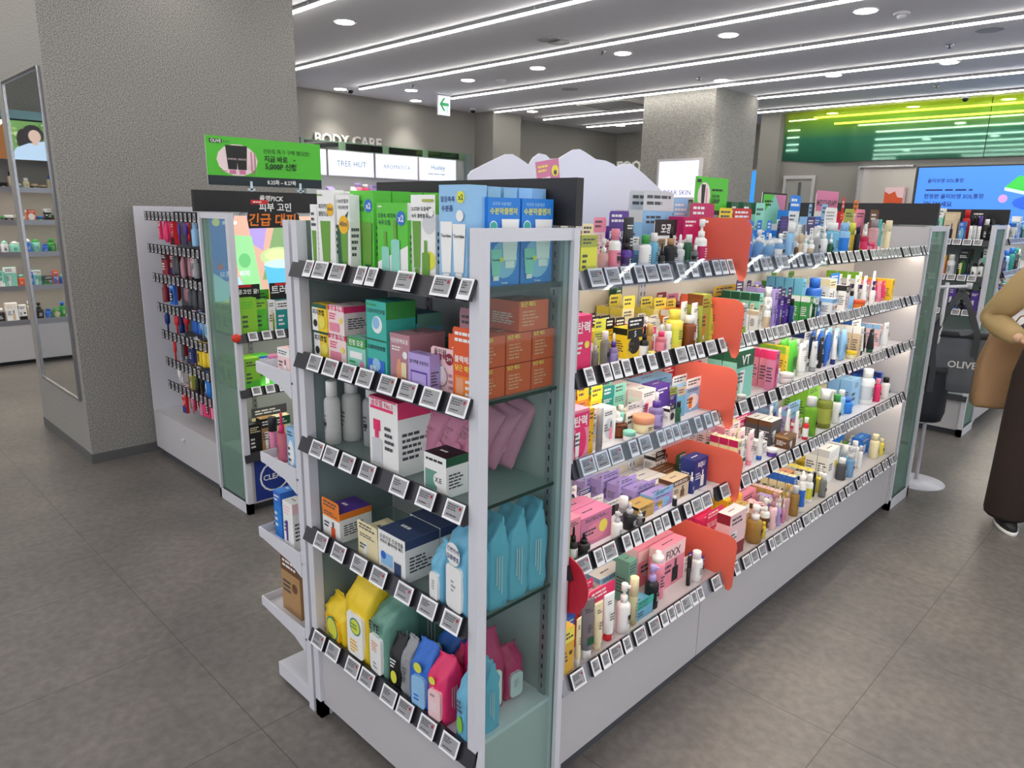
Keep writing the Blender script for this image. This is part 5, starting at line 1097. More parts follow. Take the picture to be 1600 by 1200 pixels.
shelf('L',1.2,"long rack second shelf",[
('box',1.355,0.069,0.055,0.150,0.020,'hp,hp,w','bright pink carton with green round seal',4,dict(t='탄력')),
('flap',1.499,0.048,0.050,0.124,0.070,'ly,ly,hp','lime card with pink lettering carton',4),
('flap',1.615,0.040,0.048,0.109,0.120,'y,k,w','yellow carton with black banner, leftmost',4),
('flap',1.655,0.043,0.050,0.108,0.116,'y,k,w','yellow carton with black banner, middle',4),
('flap',1.637,0.075,0.050,0.115,0.060,'y,k,k','yellow carton with black banner and big 5',1,dict(t='5')),
('drop',1.446,0.019,0.019,0.087,0.020,'Tgy,si','clear bottle with silver cap'),
('bot',1.493,0.025,0.025,0.096,0.025,'Tgy,w','frosted grey bottle with white cap'),
('drop',1.519,0.026,0.026,0.090,0.015,'Tlv,w,lv,pu','lilac dropper bottle'),
('box',1.703,0.049,0.032,0.065,0.134,'lv,lv,pu','lavender carton with round shoulders',4),
('drop',1.662,0.025,0.025,0.097,0.015,'k,k,w','black dropper bottle with S-shaped white label'),
('stick',1.738,0.019,0.019,0.089,0.050,'Tgo,go','thin gold pump stick'),
('jar',1.694,0.024,0.024,0.018,0.010,'ye,yl','small round yellow jar'),
('drop',1.770,0.033,0.033,0.087,0.028,'Tp,w,p,hp','pink dropper bottle with hot pink collar'),
('bot',1.838,0.023,0.023,0.078,0.050,'w,w','small white bottle with white cap'),
('bot',1.819,0.018,0.018,0.095,0.120,'w,w','slim white bottle behind the cartons'),
('box',1.845,0.060,0.055,0.080,0.128,'w,lgy','plain white carton behind the dropper'),
('bot',1.872,0.054,0.054,0.117,0.046,'yl,yl,ly','tall pale yellow bottle'),
('bot',1.928,0.045,0.045,0.097,0.028,'am,w,am','amber glass bottle with white cap'),
('box',2.011,0.075,0.055,0.097,0.140,'o,w,o','orange carton with white top'),
('tube',1.976,0.043,0.035,0.131,0.046,'w,w','white standing tube',2),
('box',2.021,0.052,0.055,0.155,0.050,'ol,am,o','olive carton with amber bottle pictures'),
('tube',2.075,0.067,0.035,0.139,0.049,'ly,ly,ol','crimped lime tube with black sticker',2),
('flap',1.832,0.063,0.050,0.148,0.220,'cr,yl,k','cream carton with yellow card, left of three',2),
('flap',1.977,0.069,0.050,0.132,0.200,'cr,yl,k','cream carton with yellow card, middle of three',2),
('flap',2.052,0.053,0.050,0.125,0.200,'cr,yl,k','cream carton with yellow card, right of three',2),
('box',1.905,0.030,0.029,0.169,0.300,'w,dg,w','tall white carton with dropper picture at the back'),
('flap',2.111,0.059,0.050,0.135,0.280,'dr,dr,w','dark red carton with red card, leftmost of four'),
('flap',2.174,0.069,0.050,0.127,0.276,'dr,pi,w','dark red carton with pink-edged card, second of four'),
('flap',2.165,0.074,0.050,0.129,0.220,'dr,dr,w','dark red carton with red card, third of four'),
('flap',2.247,0.067,0.050,0.120,0.216,'dr,r,w','dark red carton with bright card, last of four',2),
('flap',2.465,0.183,0.050,0.137,0.260,'dg,go2,lg','green carton with yellow raised card, left of the pair'),
('flap',2.623,0.122,0.050,0.131,0.200,'dg,go2,lg','green carton with yellow raised card, right of the pair'),
('box',2.256,0.030,0.036,0.109,0.030,'lgy,lg,g','grey-green carton with bright green top',4),
('box',2.478,0.030,0.036,0.125,0.080,'mi,dg,b','teal green carton with dark top',4),
('bot',2.515,0.034,0.034,0.147,0.058,'w,w,lgy','tall white bottle with wide cap'),
('pump',2.424,0.025,0.025,0.121,0.015,'w,w,be','small white pump bottle'),
('box',2.552,0.030,0.036,0.137,0.058,'lv,lv,pu','lilac carton with black sticker',3),
('flap',2.584,0.030,0.036,0.140,0.048,'pu,dp,lg','violet carton with green stickers, left',4),
('flap',2.620,0.030,0.036,0.143,0.040,'pu,dp,lg','violet carton with green stickers, right',4),
('card',2.529,0.055,0.004,0.163,0.200,'dp,w,pu','tiny dark purple card, first from the left'),
('card',2.730,0.033,0.004,0.145,0.256,'dp,w,pu','tiny dark purple card, second from the left'),
('card',2.761,0.058,0.004,0.140,0.240,'lv,w,pu','tiny lilac card'),
('flap',3.010,0.049,0.040,0.169,0.290,'be,ag,r','beige carton with red and green lettering, left'),
('flap',3.183,0.060,0.040,0.159,0.290,'be,ag,r','beige carton with red and green lettering, right'),
('box',2.846,0.030,0.036,0.159,0.080,'sk,sk,w','blue carton with aqua top',4),
('bot',2.635,0.020,0.020,0.100,0.020,'db,k','thin navy bottle'),
('bot',2.960,0.063,0.063,0.155,0.060,'b,b,lb','steel blue bottle with round blue cap'),
('box',2.785,0.030,0.036,0.098,0.020,'g,w','slim green carton',4),
('box',2.837,0.030,0.036,0.089,0.020,'dg,w','slim dark green carton'),
('box',3.182,0.075,0.055,0.138,0.100,'w,cr,ob','white carton with orange ring print',3),
('box',3.036,0.059,0.055,0.071,0.028,'w,lb,ob','low white carton with orange dot',4),
('card',3.339,0.106,0.004,0.151,0.160,'b,bb,w','small blue card raised at the back'),
('box',3.269,0.030,0.036,0.109,0.060,'w,k,w','white carton with black top band',4),
('bot',3.273,0.022,0.022,0.087,0.030,'lb,k','pale blue bottle with black cap'),
('box',3.664,0.042,0.050,0.143,0.150,'w,lg,w','white carton with green edge',3),
('tube',3.524,0.038,0.035,0.137,0.060,'w,w','tall white pointed tube',4),
('pump',3.576,0.025,0.025,0.113,0.040,'w,dp','white bottle with purple pump'),
('tube',3.699,0.038,0.035,0.150,0.080,'w,gn','white tube with green cap'),
('jar',3.378,0.051,0.051,0.038,0.020,'o,ob','low orange jar'),
('tube',3.750,0.038,0.035,0.100,0.066,'p,p','pink tube, left',4),
('tube',3.810,0.038,0.035,0.100,0.066,'hp,p','pink tube, right',4),
('box',3.852,0.030,0.036,0.106,0.050,'y,y','yellow carton at the right end',4),
('flap',1.440,0.030,0.033,0.067,0.051,'si,w','carton behind clear bottle with silver cap',4),
('box',1.733,0.030,0.033,0.068,0.081,'go,w','carton behind thin gold pump stick'),
('box',1.770,0.031,0.034,0.075,0.073,'w,hp','carton behind pink dropper bottle with hot pink collar',4),
('flap',1.835,0.030,0.033,0.072,0.085,'w,w','carton behind small white bottle with white cap'),
('box',1.813,0.030,0.033,0.068,0.150,'w,w','carton behind slim white bottle behind the cartons',2),
('flap',1.929,0.043,0.045,0.084,0.085,'am,w','carton behind amber glass bottle with white cap',4),
('box',2.516,0.032,0.035,0.106,0.104,'w,lgy','carton behind tall white bottle with wide cap',2),
('flap',2.422,0.030,0.033,0.093,0.052,'w,be','carton behind small white pump bottle',4),
('box',2.962,0.060,0.045,0.127,0.135,'b,lb','carton behind steel blue bottle with round blue cap',3),
('box',3.574,0.030,0.033,0.093,0.077,'w,dp','carton behind white bottle with purple pump',4),
('box',3.379,0.048,0.045,0.050,0.083,'o,ob','carton behind low orange jar'),
])
shelf('L',1.445,"long rack top shelf",[
('box',1.355,0.064,0.055,0.102,0.010,'ly,ol','lime green carton with leaf print',4),
('flap',1.467,0.046,0.050,0.127,0.100,'cr,cr','cream hang-card carton',4),
('flap',1.565,0.054,0.050,0.143,0.140,'wp,p','pale pink card-topped carton'),
('jar',1.614,0.030,0.030,0.022,0.220,'hp,hp','hot pink round jar'),
('pump',1.462,0.025,0.025,0.092,0.020,'Tpc,w','clear pink pump bottle with white head'),
('bot',1.509,0.032,0.032,0.116,0.020,'w,p,p','white bottle with pink cap and band'),
('flap',1.628,0.089,0.050,0.161,0.136,'pu,pu','purple card-topped carton with pale lettering',1,dict(t='PORN')),
('drop',1.559,0.028,0.028,0.107,0.020,'pu,k,dp','deep purple dropper bottle with black top'),
('tube',1.630,0.045,0.035,0.145,0.070,'k,k,pu','black squeeze tube with violet stripe'),
('card',1.847,0.121,0.004,0.139,0.130,'w,k,w','white shelf card with black header and droplet',1,dict(t='모공')),
('flap',1.866,0.164,0.050,0.224,0.190,'lb,lgy,w','large pale blue display carton with raised lid',2),
('box',2.052,0.085,0.055,0.206,0.200,'lb,w','plain pale blue carton',2),
('bot',1.648,0.033,0.033,0.099,0.020,'w,g,w','white bottle with green cap'),
('bot',1.732,0.028,0.028,0.103,0.050,'sk,w','teal blue bottle with white cap'),
('drop',1.712,0.019,0.019,0.077,0.010,'k,k','tiny black dropper bottle'),
('drop',1.768,0.039,0.039,0.120,0.015,'k,k,k,ct','black dropper bottle with wooden collar'),
('drop',1.856,0.030,0.030,0.098,0.040,'lgy,w','frosted grey dropper bottle'),
('bot',1.899,0.028,0.028,0.097,0.038,'dg,w','dark green bottle with big white cap'),
('drop',1.898,0.019,0.019,0.091,0.015,'Tgy,w,k','small clear dropper bottle with black base'),
('pump',1.976,0.038,0.038,0.142,0.040,'w,w,mg','tall white airless pump with magenta base'),
('box',1.980,0.092,0.055,0.148,0.114,'mg,mg,pi','magenta carton with violet front'),
('flap',2.085,0.150,0.041,0.192,0.158,'mg,mg,w','large magenta 모공수축크림 display carton',1,dict(t='모공수축크림')),
('flap',2.422,0.094,0.050,0.181,0.240,'y,y,k','yellow card-topped carton'),
('flap',2.524,0.146,0.050,0.181,0.240,'y,r,w','yellow carton with red header card'),
('box',2.604,0.054,0.038,0.205,0.290,'mi,dg','mint carton, left end of the mint row'),
('box',2.699,0.064,0.038,0.206,0.290,'mi,dg','mint carton in the middle of the mint row'),
('box',2.806,0.081,0.038,0.206,0.290,'mi,dg','mint carton, right end of the mint row'),
('box',2.244,0.030,0.036,0.136,0.030,'b,b,w','royal blue carton with white dropper picture',4),
('pump',2.340,0.035,0.035,0.109,0.030,'Tlb,w','clear blue pump bottle'),
('drop',2.403,0.037,0.037,0.097,0.020,'Tlb,w,-','clear blue dropper bottle'),
('pump',2.507,0.033,0.033,0.095,0.030,'Tlb,w,w','clear bottle with frosted white pump'),
('sq',2.576,0.038,0.023,0.133,0.030,'lb,w','square grey-blue bottle with white cap'),
('flap',2.562,0.030,0.036,0.138,0.120,'lb,bb,w','light blue carton with bright blue card',3),
('flap',2.648,0.030,0.036,0.139,0.120,'lb,bb,w','light blue carton beside its twin',3),
('box',2.830,0.076,0.055,0.124,0.120,'w,lgy,w','wide plain white carton',2),
('bot',2.615,0.016,0.016,0.061,0.020,'br,w','little brown vial with white cap'),
('stick',2.692,0.017,0.017,0.093,0.040,'be,be','slim beige tube'),
('drop',2.714,0.019,0.019,0.102,0.030,'w,w','narrow white dropper bottle'),
('drop',2.752,0.027,0.027,0.094,0.020,'w,w,be','white dropper bottle with beige label'),
('pump',2.826,0.026,0.026,0.123,0.030,'gy,w','grey pump bottle with white top'),
('drop',2.910,0.032,0.032,0.125,0.035,'w,w','tall white dropper bottle'),
('drop',2.948,0.023,0.023,0.092,0.023,'dg,w','dark green dropper bottle with white bulb'),
('flap',3.097,0.107,0.050,0.244,0.280,'w,bb,yl','tall white display carton with blue scallops'),
('flap',3.203,0.030,0.036,0.209,0.240,'mi,lb,w','pale mint carton, left of the mint pair'),
('flap',3.343,0.067,0.050,0.212,0.240,'mi,lb,w','pale mint carton, right of the mint pair'),
('box',3.235,0.093,0.055,0.155,0.230,'b,b','low royal blue carton'),
('card',2.628,0.070,0.004,0.155,0.100,'dp,pu','small dark purple price card'),
('card',2.870,0.074,0.004,0.155,0.100,'dp,db','small navy price card'),
('bot',3.021,0.057,0.057,0.133,0.040,'sk,w','fat teal bottle with round white cap'),
('bot',3.173,0.050,0.050,0.133,0.050,'lb,lb,bb','blue patterned bottle with rounded cap'),
('stick',3.266,0.023,0.023,0.133,0.060,'y,ly','yellow round-topped stick'),
('card',3.191,0.132,0.004,0.195,0.160,'w,gy,k','white badge-shaped neck card'),
('card',3.415,0.113,0.004,0.193,0.160,'ol,w,k','olive badge-shaped neck card'),
('card',3.552,0.116,0.004,0.193,0.160,'p,pi,w','pink badge-shaped neck card'),
('card',3.652,0.116,0.004,0.193,0.130,'br,be,w','brown badge-shaped neck card'),
('bot',3.254,0.024,0.024,0.117,0.030,'k,k','small black bottle with black cap'),
('drop',3.350,0.034,0.034,0.130,0.030,'Thp,w,hp','see-through hot pink bottle'),
('bot',3.594,0.049,0.049,0.149,0.070,'Tpc,gy,-','clear pink-tinted mouthwash bottle'),
('tube',3.716,0.038,0.035,0.149,0.090,'tq,w','upright aqua tube'),
('stick',3.869,0.029,0.029,0.145,0.100,'cr,cr','cream and gold stick'),
('jar',3.282,0.029,0.029,0.022,0.028,'lg,lg','small green jar'),
('jar',3.409,0.029,0.029,0.022,0.012,'hp,hp','low hot pink jar, left one'),
('jar',3.513,0.027,0.027,0.020,0.012,'hp,p','low hot pink jar, right one'),
('flap',3.631,0.030,0.036,0.247,0.260,'hp,r,w','pink card-topped carton with red header'),
('flap',3.812,0.062,0.050,0.239,0.270,'w,o,w','orange-striped white carton'),
('card',3.421,0.264,0.004,0.275,0.300,'w,pi,db','white raised card with pink and blue lettering',1,dict(t='MEDITHERAPY')),
('box',1.460,0.030,0.033,0.085,0.057,'pc,w','carton behind clear pink pump bottle with white head'),
('flap',1.510,0.030,0.033,0.084,0.064,'w,p','carton behind white bottle with pink cap and band'),
('flap',1.558,0.030,0.033,0.088,0.060,'pu,dp','carton behind deep purple dropper bottle with black top',2),
('flap',1.731,0.030,0.033,0.090,0.090,'sk,w','carton behind teal blue bottle with white cap',4),
('flap',1.769,0.037,0.040,0.086,0.066,'w,ct','carton behind black dropper bottle with wooden collar',4),
('box',1.856,0.030,0.033,0.076,0.082,'w,w','carton behind frosted grey dropper bottle'),
('flap',1.898,0.030,0.033,0.080,0.078,'dg,w','carton behind dark green bottle with big white cap'),
('box',2.341,0.033,0.036,0.095,0.077,'lb,w','carton behind clear blue pump bottle',4),
('flap',2.404,0.036,0.039,0.090,0.069,'lb,w','carton behind clear blue dropper bottle',4),
('box',2.508,0.031,0.034,0.069,0.075,'w,w','carton behind clear bottle with frosted white pump',4),
('flap',2.577,0.036,0.040,0.102,0.065,'lb,w','carton behind square grey-blue bottle with white cap'),
('flap',2.708,0.030,0.033,0.084,0.061,'w,w','carton behind narrow white dropper bottle',4),
('box',2.751,0.030,0.033,0.082,0.059,'w,be','carton behind white dropper bottle with beige label',4),
('flap',2.824,0.030,0.033,0.113,0.068,'mi,w','carton behind grey pump bottle with white top'),
('flap',2.945,0.030,0.033,0.071,0.058,'dg,w','carton behind dark green dropper bottle with white bulb',4),
('box',3.022,0.054,0.045,0.116,0.109,'w,w','carton behind fat teal bottle with round white cap',4),
('flap',3.174,0.048,0.045,0.122,0.112,'lb,bb','carton behind blue patterned bottle with rounded cap'),
('box',3.262,0.030,0.033,0.096,0.095,'y,ly','carton behind yellow round-topped stick'),
('box',3.351,0.032,0.035,0.100,0.076,'hp,w','carton behind see-through hot pink bottle',4),
('flap',3.868,0.030,0.033,0.133,0.141,'cr,w','carton behind cream and gold stick',3),
('flap',3.409,0.030,0.033,0.050,0.053,'hp,w','carton behind low hot pink jar, left one',3),
('box',3.512,0.030,0.033,0.050,0.051,'hp,p','carton behind low hot pink jar, right one',3),
])
shelf('S',0.305,"end rack bottom deck",[
('pack',0.088,0.098,0.060,0.229,0.060,'mg,w','magenta wipes pack against the glass, left'),
('pack',0.198,0.064,0.060,0.149,0.060,'mg,lgy','magenta wipes pack against the glass, right'),
])
shelf('S',0.935,"end rack third shelf",[
('pouch',0.050,0.028,0.030,0.204,0.020,'mu,mu,pi','purple-pink foil sachet just behind the glass'),
])
shelf('S',1.44,"end rack top shelf",[
('box',0.070,0.098,0.100,0.188,0.020,'bb,bb,w','bright blue carton with white tubes, left behind the glass',1,dict(ops=OP9)),
('box',0.174,0.105,0.100,0.188,0.020,'bb,bb,w','bright blue carton with white tubes, right behind the glass',1,dict(ops=OP9)),
])
shelf('U',0.32,"poster rack base shelf",[
('box',0.040,0.069,0.055,0.164,0.020,'k,cr,w','black carton with cream label'),
('box',0.111,0.080,0.055,0.183,0.028,'ct,k,w','kraft carton with black print'),
('box',0.202,0.085,0.055,0.175,0.040,'cr,dg,k','cream carton with green seal'),
('card',0.154,0.210,0.004,0.190,0.220,'cr,dy,w','cream price card standing at the back'),
])
shelf('U',0.67,"poster rack lower shelf",[
('box',0.040,0.083,0.055,0.169,0.020,'lg,gn,ag','lime carton with droplet print',2),
('box',0.125,0.088,0.048,0.165,0.060,'gn,b,w','green and blue carton',2),
('box',0.215,0.076,0.055,0.144,0.030,'lb,gn,w','pale blue carton'),
])
shelf('U',0.955,"poster rack upper shelf",[
('box',0.040,0.088,0.055,0.193,0.020,'lg,gn,ag','green carton with two tubes',2),
('box',0.131,0.064,0.055,0.178,0.044,'gn,lg,w','bright green carton with blue badge',2),
('box',0.198,0.040,0.048,0.171,0.036,'w,cr,ag','narrow white carton'),
('box',0.239,0.094,0.055,0.167,0.030,'te,w,mi','teal carton with curved picture'),
('card',0.198,0.060,0.004,0.218,0.136,'ag,gn','raised green card'),
('card',0.275,0.093,0.004,0.215,0.140,'te,mi','raised teal card'),
])
TE=[(1.44, [(0.111, 0.04), (0.17, 0.064), (0.251, 0.064), (0.355, 0.04), (0.401, 0.04), (0.529, 0.064), (0.66, 0.064), (0.735, 0.04)]), (1.185, [(0.12, 0.064), (0.199, 0.064), (0.281, 0.064), (0.36, 0.064), (0.453, 0.064), (0.533, 0.064), (0.619, 0.064), (0.712, 0.064)]), (0.935, [(0.11, 0.064), (0.181, 0.064), (0.264, 0.064), (0.357, 0.064), (0.493, 0.064), (0.597, 0.064), (0.698, 0.064)]), (0.65, [(0.107, 0.064), (0.201, 0.064), (0.302, 0.064), (0.393, 0.064), (0.505, 0.064), (0.599, 0.064), (0.688, 0.064)]), (0.305, [(0.063, 0.064), (0.145, 0.064), (0.25, 0.064), (0.322, 0.064), (0.426, 0.064), (0.499, 0.064), (0.592, 0.064), (0.681, 0.064)])]
RN={1.44:'top',1.185:'second',.935:'third',.65:'fourth',.305:'bottom'}
for lev,r in TE:
    for i,(a,w_) in enumerate(r): price_tag(F_END,lev,a,w_,f"{'wide' if w_>.05 else 'narrow'} white price tag, {ordn(i)} from the left on the end rack's {RN[lev]} rail",True,i+int(lev*100))
# long rack tags: widths and gaps vary along every rail
rg=random.Random(12); RL={1.445:'top',1.20:'second',.962:'middle',.678:'fourth',.33:'bottom'}
for lev in (1.445,1.20,.962,.678,.33):
    a=1.36; i=0
    while a<4.08:
        w_=rg.choice([.036,.036,.038,.056,.056]); 
        if 2.075<a+w_ and a<2.125: a=2.13; continue
        price_tag(F_LONG,lev,a+w_/2,w_,f"{'wide' if w_>.05 else 'narrow'} price tag, {ordn(i)} from the left along the long rack's {RL[lev]} rail",a<1.9,i)
        i+=1; a+=w_+rg.choice([.004,.006,.010,.022,.034])
# coral dividers between the two bays
for k,(lev,z1,yd,W) in enumerate(((1.445,.147,2.104,.20),(1.20,.142,2.104,.21),(.962,.16,2.104,.21),(.678,.135,2.20,.30),(.33,.165,2.22,.28))):
    r_=.035
    pts=[(-.045,-.028),(-.035,-.045),(-.022,-.045),(.0,.004),(W-.03,.004),(W-.03,z1)]
    for t in range(5): a=R(90+22.5*t); pts.append((-.05+r_+r_*math.cos(a),z1-r_+r_*math.sin(a)))
    o=MB().prism([(-1.09-p[0],p[1]) for p in pts],'y',yd-.0015,yd+.0015,M_CORAL).build('shelf_divider',loc=(0,0,lev)); tag(o,f"translucent coral acrylic divider on the long rack's {RL[lev]} shelf",'shelf divider')
pts=[(-.035+.0,.11)]; o=MB().prism([(-1.09-(.02+.085*math.cos(R(15*t))),.10+.085*math.sin(R(15*t))) for t in range(24)],'y',1.349,1.352,nm('sign_red_disc',(.78,.13,.22),.35)).build('round_divider',loc=(0,0,.53)); tag(o,'round red acrylic disc at the left end of the long rack','shelf divider')
# ================================================================ peg wall contents
rp=random.Random(5)
PROWS=[(1.557,13,-4.57,['hp','hp','r','pu','br','lb','sk','db']),(1.37,13,-4.57,['dr','dr','dy','ps','gy','w','lv','dy']),(1.20,12,-4.53,['dr','b','ps','dy','dy','be','be','pc']),(1.025,12,-4.50,['db','r','b','lb','w','sk','lb','w']),
 (.865,11,-4.47,['r','dy','db','y','y','y','y','be']),(.70,11,-4.45,['w','dr','ol','k','bb','w','r','lb']),(.555,11,-4.45,['w','r','pi','hp','p','ob','w','dg'])]
RWN=['top','second','third','fourth','fifth','sixth','lowest']
KINDN={'hp':'hot pink','r':'red','pu':'purple','br':'brown','lb':'light blue','sk':'sky blue','db':'navy','dr':'dark red','dy':'charcoal','ps':'dusty rose','gy':'grey','w':'white','lv':'lavender','b':'blue','be':'beige','pc':'pale pink','y':'yellow','ol':'olive','k':'black','bb':'bright blue','pi':'pink','p':'rose pink','ob':'orange','dg':'dark green','mi':'mint','cr':'cream','go':'gold','lgy':'pale grey','mg':'magenta','te':'teal','g':'green','am':'amber','o':'orange','dp':'deep violet','lg':'lime','b2':'blue'}
hk=None; ptag=None
for ri,(z,nt_,xa,cl) in enumerate(PROWS):
    xb=-3.865
    for i in range(nt_):
        x=xa+(xb-xa)*i/(nt_-1)
        if hk is None:
            hk=MB().tube([(0,.225,0),(0,.01,0),(0,.0,.008)],.0028,M_CHROME,6).build('peg_hook',pw)
        else: h2=hk.copy(); C.objects.link(h2); h2.parent=pw; hk_=h2
        (hk if (ri==0 and i==0) else h2).location=(x+4.8,0,z-.03)
        if ptag is None:
            m=MB().box(-.018,.018,-.010,-.004,-.052,.0,M_TAGB); f=Fr(m,(-.018,-.010,-.052),(1,0,0),(0,0,1),.036,.052); f.rect(.2,.1,.8,.9,M_TAGW); f.rect(.28,.2,.72,.82,M_TAGS); f.lines(.32,.3,.68,.7,3,M_TAGT); ptag=o=m.build('hook_price_tag')
        else: o=ptag.copy(); C.objects.link(o)
        o.location=(x,1.57,z+.004); tag(o,f"small black-framed price tag, {ordn(i)} on the {RWN[ri]} row of peg hooks",'price tag','price tags on the peg hooks')
    cl=[c for c in cl for _ in (0,1)][:12] if ri in (0,1,2,5,6) else [c for c in cl for _ in (0,1)][:11]; ni_=len(cl); dx=(xb-xa)/ni_
    for i,cx in enumerate(cl):
        x=xa+dx*(i+.5); w_=dx*rp.uniform(.75,1.1); h_=rp.uniform(.105,.135); y_=1.57+rp.uniform(.02,.11); zt=z-.030
        kd=rp.choice(['pouch','box','tube','paddle'])
        m=MB(); d_=rp.uniform(.012,.03); word={'pouch':'packet','box':'slim box','tube':'tube','paddle':'round brush'}[kd]
        if kd=='pouch': loft(m,[(0,w_*.5,.002,0,0),(h_*.2,w_*.49,d_*.5,0,0),(h_*.7,w_*.47,d_*.5,0,0),(h_,w_*.45,.002,0,0)],cx,14,.4,.001,rp)
        elif kd=='box': m.box(-w_/2,w_/2,-d_/2,d_/2,0,h_,cx); f=Fr(m,(-w_/2,-d_/2,0),(1,0,0),(0,0,1),w_,h_); autoprint(f,[cx,rp.choice(['w','pc','db','k'])],rp)
        elif kd=='tube': m.lathe([(w_*.3,0),(w_*.32,.005),(w_*.32,h_*.7),(w_*.2,h_*.75),(w_*.2,h_)],cx,n=10)
        else: loft(m,[(0,.006,.005,0,0),(h_*.4,.007,.005,0,0),(h_*.5,w_*.35,d_*.5,0,0),(h_*.8,w_*.45,d_*.5,0,0),(h_,w_*.2,.004,0,0)],cx,14)
        o=m.build('hanging_'+{'pouch':'packet','box':'carton','tube':'tube','paddle':'brush'}[kd],loc=(x,y_,zt-h_-.02),rotz=rp.uniform(-.2,.2))
        q=MB().box(-w_*.4,w_*.4,-.001,.001,h_-.004,h_+.026,rp.choice(['w','pc',cx,'lgy'])); q.build('header_card',o)
        tag(o,f"{KINDN[cx]} hanging {word}, {ordn(i)} along the peg wall's {RWN[ri]} row",'accessory')
        if rp.random()<.3:
            for s in (1,): c=o.copy(); C.objects.link(c); c.location.y+=.035*s; c2=o.children[0].copy(); C.objects.link(c2); c2.parent=c; tag(c,f"{KINDN[cx]} hanging {word} behind its twin, {ordn(i)}, peg wall's {RWN[ri]} row",'accessory')
# ================================================================ wall rack and second gondola contents (small in the photo)
def filler(fr,lev,where,a0,a1,cols,kinds,hr,wr,seed,off=.03,gap=.01):
    rn=random.Random(seed); a=a0; i=0
    while a<a1:
        w_=rn.uniform(*wr); k=rn.choice(kinds); c=rn.choice(cols); c2=rn.choice(cols+['w']); h_=rn.uniform(*hr)
        if k=='jar': h_=min(h_,w_*.8)
        o_=off+rn.uniform(0,.04)
        spawn(FR[fr],lev,k,a,w_,min(w_,.06) if k in('box','flap') else w_,h_,o_,[c,c2],f"{KINDN.get(c,c)} {NAMES[k].replace('_',' ')}, {ordn(i)} along the {where}",1,seed=rn.randrange(9999))
        a+=w_+rn.uniform(.004,gap); i+=1
for z,cs,ks,nm_ in ((1.72,['be','cr','w','k'],['jar','bot'],'top shelf'),(1.41,['r','ob','k','w','g'],['box','jar'],'second shelf'),(1.10,['w','lgy','mi','g'],['bot','aero'],'third shelf'),(.77,['lb','mi','dy','og' if False else 'ob'],['box','bot'],'fourth shelf'),(.43,['be','w','cr','k'],['bot','box','pump'],'lowest shelf')):
    filler('W',z,f"{nm_} of the far-left wall rack",1.36,1.86,cs,ks,(.10,.2),(.06,.1),int(z*100),off=.03)
    filler('W',z,f"{nm_} of the mirrored wall rack",.12,.70,cs+['b','g'],ks,(.09,.18),(.05,.09),int(z*100)+7,off=.03)
filler('W',1.72,'shelf under the brand light boxes',5.25,7.7,['pu','p','w','lv','hp','db','og' if False else 'ob','w'],['bot','jar','ref','box'],(.14,.24),(.07,.12),77,off=.05)
for i,z in enumerate((1.445,1.20,.962,.678,.33)):
    filler('H',z,f"second gondola's {['top','second','middle','fourth','lowest'][i]} shelf",6.5,7.5,['k','b','te','w','db','lb','dy','mi'],['bot','pump','box','tube','sq'],(.12,.19),(.05,.08),200+i)
    a=6.5;j=0
    while a<7.05: price_tag(F_RL,z,a,.05,f"price tag, {ordn(j)} along the second gondola's {['top','second','middle','fourth','lowest'][i]} rail",False,j); a+=.065; j+=1
for ri,z in enumerate((1.44,1.185,.935,.65)):
    a=.40; j=0
    while a<.72: price_tag(F_RG,z,a,.056,f"white price tag, {ordn(j)} from the left on the dark rack's {['top','second','third','fourth'][ri]} rail",False,j); a+=.066; j+=1
for ri,z in enumerate((.955,.67)):
    a=.08; j=0
    while a<.42: price_tag(F_R2,z,a,.05,f"price ticket, {ordn(j)} from the left on the poster rack's {['upper','lower'][ri]} rail",False,j+1); a+=.075; j+=1
# orange carton stack behind the end rack's glass
OR0=[['b',0,.8,1,1,'ob'],['t','당근 패드',.3,.9,.5,'yl'],['l',.1,.15,.8,.7,5,'og']]
for (a,z,wd) in ((.045,0,.083),(.132,0,.083),(.219,0,.078),(.045,.072,.083),(.132,.072,.083),(.219,.072,.078),(.172,.144,.10)):
    spawn(F_SIDE,1.185,'box',a,wd,.10,.070,.02,['ob','ob','og'],f"orange {'upper' if z==.072 else 'lower' if z==0 else 'topmost'} carton {'of the stack' if z==.144 else {.045:'nearest the post',.132:'in mid row',.219:'by the rear post'}[a]} behind the end rack's glass",1,seed=3,ops=OR0,zz=z,group='orange pad cartons stacked behind the glass')
# red ball badge and green cartons at the poster rack's glass side
o=MB().lathe([(.001,-.022),(.014,-.018),(.022,-.006),(.024,.004),(.018,.016),(.001,.024)],nm('badge_red',(.86,.22,.12),.4),n=18,sy=.35).build('round_badge',loc=(-3.445,1.548,.955),rotz=R(60)); tag(o,"orange-red round badge clipped on the poster rack's corner post",'badge')
for z,n_ in ((.955,'upper'),(.67,'lower')):
    for k in range(3):
        bx=build_item('box',.085,.04,.15,['lg','gn','ag'],k+5); bx.location=(-3.74+.09*k+.02,1.605,z); tag(bx,f"green carton turned to the poster rack's glass, {ordn(k)} from the left, {n_} shelf",'box')
